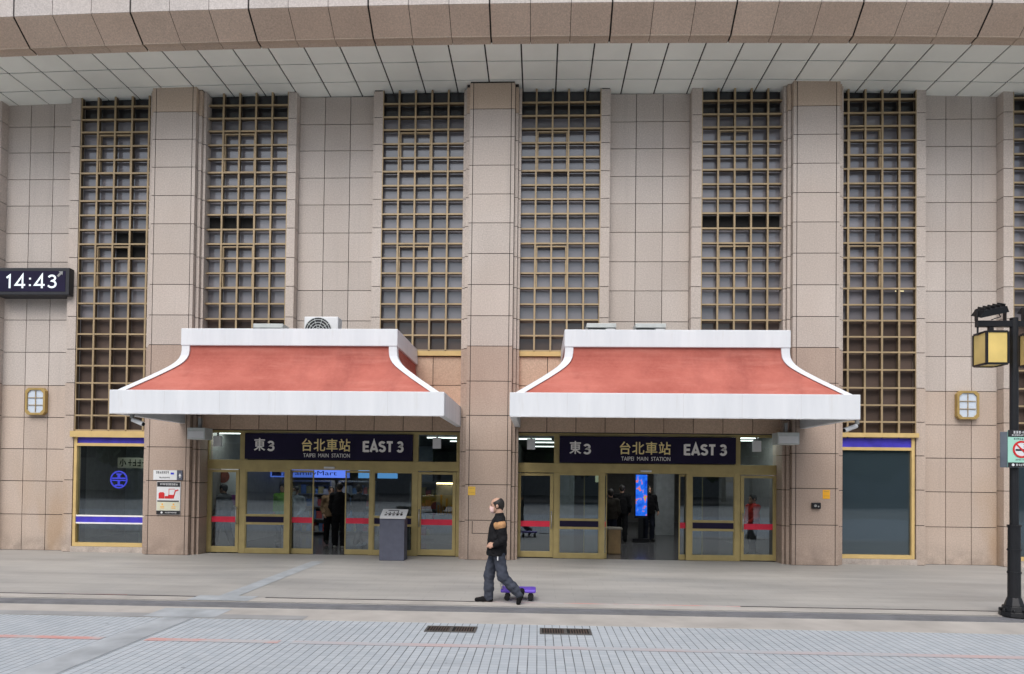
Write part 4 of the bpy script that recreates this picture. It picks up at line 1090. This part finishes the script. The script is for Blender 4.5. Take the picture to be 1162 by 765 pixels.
# drain grates
for x0,x1,lab in ((-1.44,-.78,"iron drain grate in the paving left of the other one"),(.04,.70,"iron drain grate in the paving right of the other one")):
    t = thing("drain_grate", ((x0+x1)/2,-7.5,PZ), lab, "drain grate", "iron drain grates in the paving")
    y0,y1 = -7.66,-7.34; z = PZ
    m = MB(); m.box(x0,x1,y0,y0+.03,z-.01,z+.012).box(x0,x1,y1-.03,y1,z-.01,z+.012).box(x0,x0+.03,y0+.03,y1-.03,z-.01,z+.012).box(x1-.03,x1,y0+.03,y1-.03,z-.01,z+.012)
    m.box((x0+x1)/2-.02,(x0+x1)/2+.02,y0+.03,y1-.03,z-.01,z+.011); m.build("frame", simple("iron_frame",(.09,.085,.08),.6), t)
    m = MB(); k = x0+.05
    while k < x1-.05:
        if abs(k-(x0+x1)/2) > .035: m.box(k,k+.016,y0+.03,y1-.03,z-.008,z+.009)
        k += .034
    m.build("bars", simple("rusty_iron",(.075,.05,.04),.7,0,.3), t)
    m = MB(); m.quad((x0+.03,y0+.03,z+.003),(x1-.03,y0+.03,z+.003),(x1-.03,y1-.03,z+.003),(x0+.03,y1-.03,z+.003)); m.build("pit", M_pane_dk, t)

# street lamp
def street_lamp():
    X, Y = 6.955, -6.1
    t = thing("street_lamp", (X,Y,0), "black street lamp with two amber lanterns and floodlights on a crossbar", "street lamp")
    m = MB(); m.cyl((X,Y,1.30),(X,Y,4.36),.058,.055,16); m.cyl((X,Y,.25),(X,Y,1.30),.085,.08,16)
    for z in (.62,.95,1.30): m.cyl((X,Y,z),(X,Y,z+.025),.092,.092,16)
    m.build("pole", M_black, t)
    m = MB(); rr = random.Random(3)
    m.cyl((X,Y,0),(X,Y,.07),.20,.19,8).cyl((X,Y,.07),(X,Y,.15),.165,.15,8).cyl((X,Y,.15),(X,Y,.27),.13,.09,8)
    for k in range(8):
        a = k*math.pi/4+.2; m.cyl((X+.17*math.cos(a),Y+.17*math.sin(a),.07),(X+.17*math.cos(a),Y+.17*math.sin(a),.11),.022,.018,6)
    m.build("base", M_black, t, bevel=.006)
    m = MB(); m.box(X-.54,X+.54,Y-.04,Y+.04,4.225,4.315); m.build("crossbar", M_black, t, bevel=.006)
    M_amb = simple("amber_glass", lin((224,198,122)), .35, 0, .10, 3)
    for s in (-1,1):
        cx = X+s*.335; a = .15; z0,z1 = 3.665,4.13
        m = MB(); q = .014
        for u in (-1,1):
            for v in (-1,1): m.box(cx+u*a-q,cx+u*a+q,Y+v*a-q,Y+v*a+q,z0,z1)
        for z in (z0,z1):
            for v in (-1,1):
                m.box(cx-a+q,cx+a-q,Y+v*a-q,Y+v*a+q,z-q,z+q).box(cx+v*a-q,cx+v*a+q,Y-a+q,Y+a-q,z-q,z+q)
        m.box(cx-a+q,cx+a-q,Y-a+q,Y+a-q,z1-.004,z1+.004); m.box(cx-.03,cx+.03,Y-.03,Y+.03,z1+.004,4.226)
        ln = m.build("lantern", M_black, t)
        m = MB()
        for v in (-1,1):
            m.box(cx-a+q,cx+a-q,Y+v*a-.004,Y+v*a+.004,z0+q,z1-q).box(cx+v*a-.004,cx+v*a+.004,Y-a+q,Y+a-q,z0+q,z1-q)
        m.box(cx-a+q,cx+a-q,Y-a+q,Y+a-q,z0+.002,z0+.008); m.build("amber_pane", M_amb, ln)
        # floodlight tilted on the crossbar
        m = MB(); fx = X+s*.335; hw, hd = .2, .13
        cz = 4.47
        def tp(x, y, z): # tilt about the Y axis so the outer end dips, and forward about X
            c_, s_ = math.cos(R(20)), math.sin(R(20)); z -= 0
            return (fx+x*1.0, Y+y*c_-z*s_, cz+y*s_+z*c_ - s*(-x)*(-.22) if s < 0 else cz+y*s_+z*c_-x*(-.05))
        vs = [tp(x,y,z) for z,k in ((-.05,1),(.04,.82)) for x,y in ((-hw*k,-hd*k),(hw*k,-hd*k),(hw*k,hd*k),(-hw*k,hd*k))]
        m.add(vs, [(0,3,2,1),(4,5,6,7),(0,1,5,4),(1,2,6,5),(2,3,7,6),(3,0,4,7)])
        for kk in range(5):
            xx = -.14+kk*.07; vs = [tp(xx+d,y,z) for z in (.04,.075) for d,y in ((-.006,-.09),(.006,-.09),(.006,.09),(-.006,.09))]
            m.add(vs, [(0,3,2,1),(4,5,6,7),(0,1,5,4),(1,2,6,5),(2,3,7,6),(3,0,4,7)])
        fl = m.build("floodlight", M_black, t)
        m = MB(); m.box(fx-hw-.012,fx-hw+.004,Y-.03,Y+.03,4.315,cz+.02).box(fx+hw-.004,fx+hw+.012,Y-.03,Y+.03,4.315,cz+.02); m.build("yoke", M_black, fl)
        m = MB(); m.tube([(fx+.08,Y-.05,4.42),(fx+.10,Y-.07,4.36),(fx+.03,Y-.06,4.34),(fx-.02,Y-.045,4.32)], .007, 6); m.build("cable", M_black, fl)
    m = MB(); m.cyl((X-.52,Y,4.10),(X-.52,Y,4.225),.012,.014,8); m.build("finial", M_black, t)
    return t
street_lamp()
# no smoking sign strapped to the lamp pole
t = thing("no_smoking_sign", (6.98,-6.18,2.1), "mint green no smoking sign on smoked backing plate fixed to lamp pole", "sign")
y = -6.19
m = MB(); m.box(6.70,7.24,y,y+.012,2.16,2.68); m.build("backing_plate", simple("smoked_plate",(.13,.15,.18),.25,0,.25,2), t, bevel=.01)
m = MB(); m.box(6.80,7.22,y-.012,y-.002,2.165,2.705); m.build("sheet", M_mint, t)
m = MB(); m.box(6.80,7.22,y-.015,y-.012,2.605,2.705).box(6.80,7.22,y-.015,y-.012,2.165,2.235); m.build("black_band", M_ink, t)
m = MB(); m.ring(6.99,2.425,.0,.115,y-.0145,y-.012,32); m.build("white_disc", M_paper, t)
cx, cz = 6.99, 2.425
m = MB(); m.box(cx-.085,cx+.085,y-.017,y-.0146,cz-.022,cz+.004); m.tube([(cx+.03,y-.016,cz+.03),(cx+.05,y-.016,cz+.055),(cx+.03,y-.016,cz+.075)],.004,6); m.build("cigarette", M_ink, t)
m = MB(); m.ring(cx, cz, .098, .125, y-.019, y-.0147, 40)
q = .7071; L = .105; hwid = .011
m.prism([(cx-L*q-hwid*q,cz+L*q-hwid*q),(cx+L*q-hwid*q,cz-L*q-hwid*q),(cx+L*q+hwid*q,cz-L*q+hwid*q),(cx-L*q+hwid*q,cz+L*q+hwid*q)], y-.0195, y-.0172)
m.build("prohibition_ring", M_sred, t)
m = MB(); marks(m,6.87,7.18,2.655,2.69,y-.015,8,seed=11); marks(m,6.85,7.18,2.62,2.64,y-.015,14,seed=12); m.ring(6.87,2.20,.0,.02,y-.018,y-.015,16); marks(m,6.91,7.18,2.185,2.215,y-.015,9,seed=13); m.build("lettering", M_paper, t)
m = MB(); marks(m,6.88,7.16,2.565,2.59,y-.012,10,seed=14); marks(m,6.9,7.14,2.265,2.28,y-.012,9,seed=15); m.build("small_lettering", M_slate, t)
m = MB(); m.ring(6.955,2.30,.0,.0,y,y,3) if False else m.box(6.88,7.03,y+.012,y+.03,2.58,2.61).box(6.88,7.03,y+.012,y+.03,2.24,2.27); m.build("clamp", M_steel, t)

# ================================================================== ACROSS THE ROAD (seen in the glass)
M_leaf = simple("leaf_green", (.045,.085,.03), .6, 0, .35, .6); M_bark = simple("bark", (.08,.06,.045), .9)
m = MB(); rr = random.Random(21)
for k in range(12):
    x = -33+k*6+rr.uniform(-.8,.8); yy = -40+rr.uniform(-1,1)
    m.cyl((x,yy,0),(x,yy,3.0),.2,.14,8,1)
    for q in range(420):
        a = rr.uniform(0,2*math.pi); e = rr.uniform(-1,1); r_ = rr.random()**.4
        px_, py_, pz_ = x+3.2*r_*math.cos(a)*math.sqrt(1-e*e), yy+3.0*r_*math.sin(a)*math.sqrt(1-e*e), 4.6+2.6*r_*e
        u = Vector((rr.uniform(-1,1),rr.uniform(-1,1),rr.uniform(-1,1))).normalized()*rr.uniform(.25,.55); v = u.orthogonal().normalized()*rr.uniform(.2,.45)
        c = Vector((px_,py_,pz_)); m.quad(c-u-v,c+u-v,c+u+v,c-u+v)
tag(m.build("trees", [M_leaf,M_bark]), kind='stuff')
M_bl = [simple("far_facade_a",(.22,.20,.18)),simple("far_facade_b",(.30,.29,.27)),simple("far_facade_c",(.17,.18,.19))]; M_bwin = simple("far_window",(.03,.035,.04),.2)
for k,(x0,x1,h,lab) in enumerate(((-62,-22,21,"brown office block across the road, reflected in the glass"),(-18,20,16,"pale office block across the road behind the tree row"),(25,64,24,"dark grey office block across the road, farthest right"))):
    t = thing("office_block", ((x0+x1)/2,-62,0), lab, "building", "office blocks across the road")
    m = MB(); m.box(x0,x1,-72,-58,-.1,h); m.build("wall", M_bl[k], t)
    m = MB(); z = 3.5
    while z < h-2:
        x = x0+1.2
        while x < x1-2.4: m.box(x,x+2,-57.97,-57.9,z,z+1.7); x += 3.2
        z += 3.3
    m.build("window", M_bwin, t)
# taxi at the kerb behind the viewer, mirrored in the doors
def taxi(X, Y, label):
    t = thing("taxi", (X,Y,PZ-.07), label, "taxi"); zb = PZ-.07
    M_y = simple("taxi_yellow",(.60,.36,.02),.3)
    side = [(-2.25,.35),(2.2,.35),(2.3,.62),(2.15,.88),(1.15,.98),(-1.55,1.0),(-2.2,.95),(-2.32,.6)]
    m = MB(); m.prism([(X+a,zb+b) for a,b in side], Y-.88, Y+.88); m.build("body", M_y, t, bevel=.06)
    cab = [(-1.7,.98),(1.2,.96),(.45,1.42),(-.95,1.45)]
    m = MB(); n = 4
    vs = [(X+a,Y-.82,zb+b) for a,b in cab[:2]]+[(X+a,Y-.62,zb+b) for a,b in cab[2:]]+[(X+a,Y+.82,zb+b) for a,b in cab[:2]]+[(X+a,Y+.62,zb+b) for a,b in cab[2:]]
    m.add(vs, [(0,1,2,3),(7,6,5,4),(0,4,5,1),(1,5,6,2),(2,6,7,3),(3,7,4,0)]); cb = m.build("cabin_glass", M_glass_dk, t)
    m = MB(); m.box(X-.98,X+.48,Y-.63,Y+.63,zb+1.425,zb+1.47); m.build("roof", M_y, t, bevel=.02)
    for a in (-1.4,1.4):
        for b in (-.8,.8): m = MB(); m.cyl((X+a,Y+b-.1,zb+.31),(X+a,Y+b+.1,zb+.31),.31,.31,20); m.build("wheel", M_black, t)
taxi(-4.2, -21.9, "yellow taxi at the kerb, mirrored in the doors near pedestal")
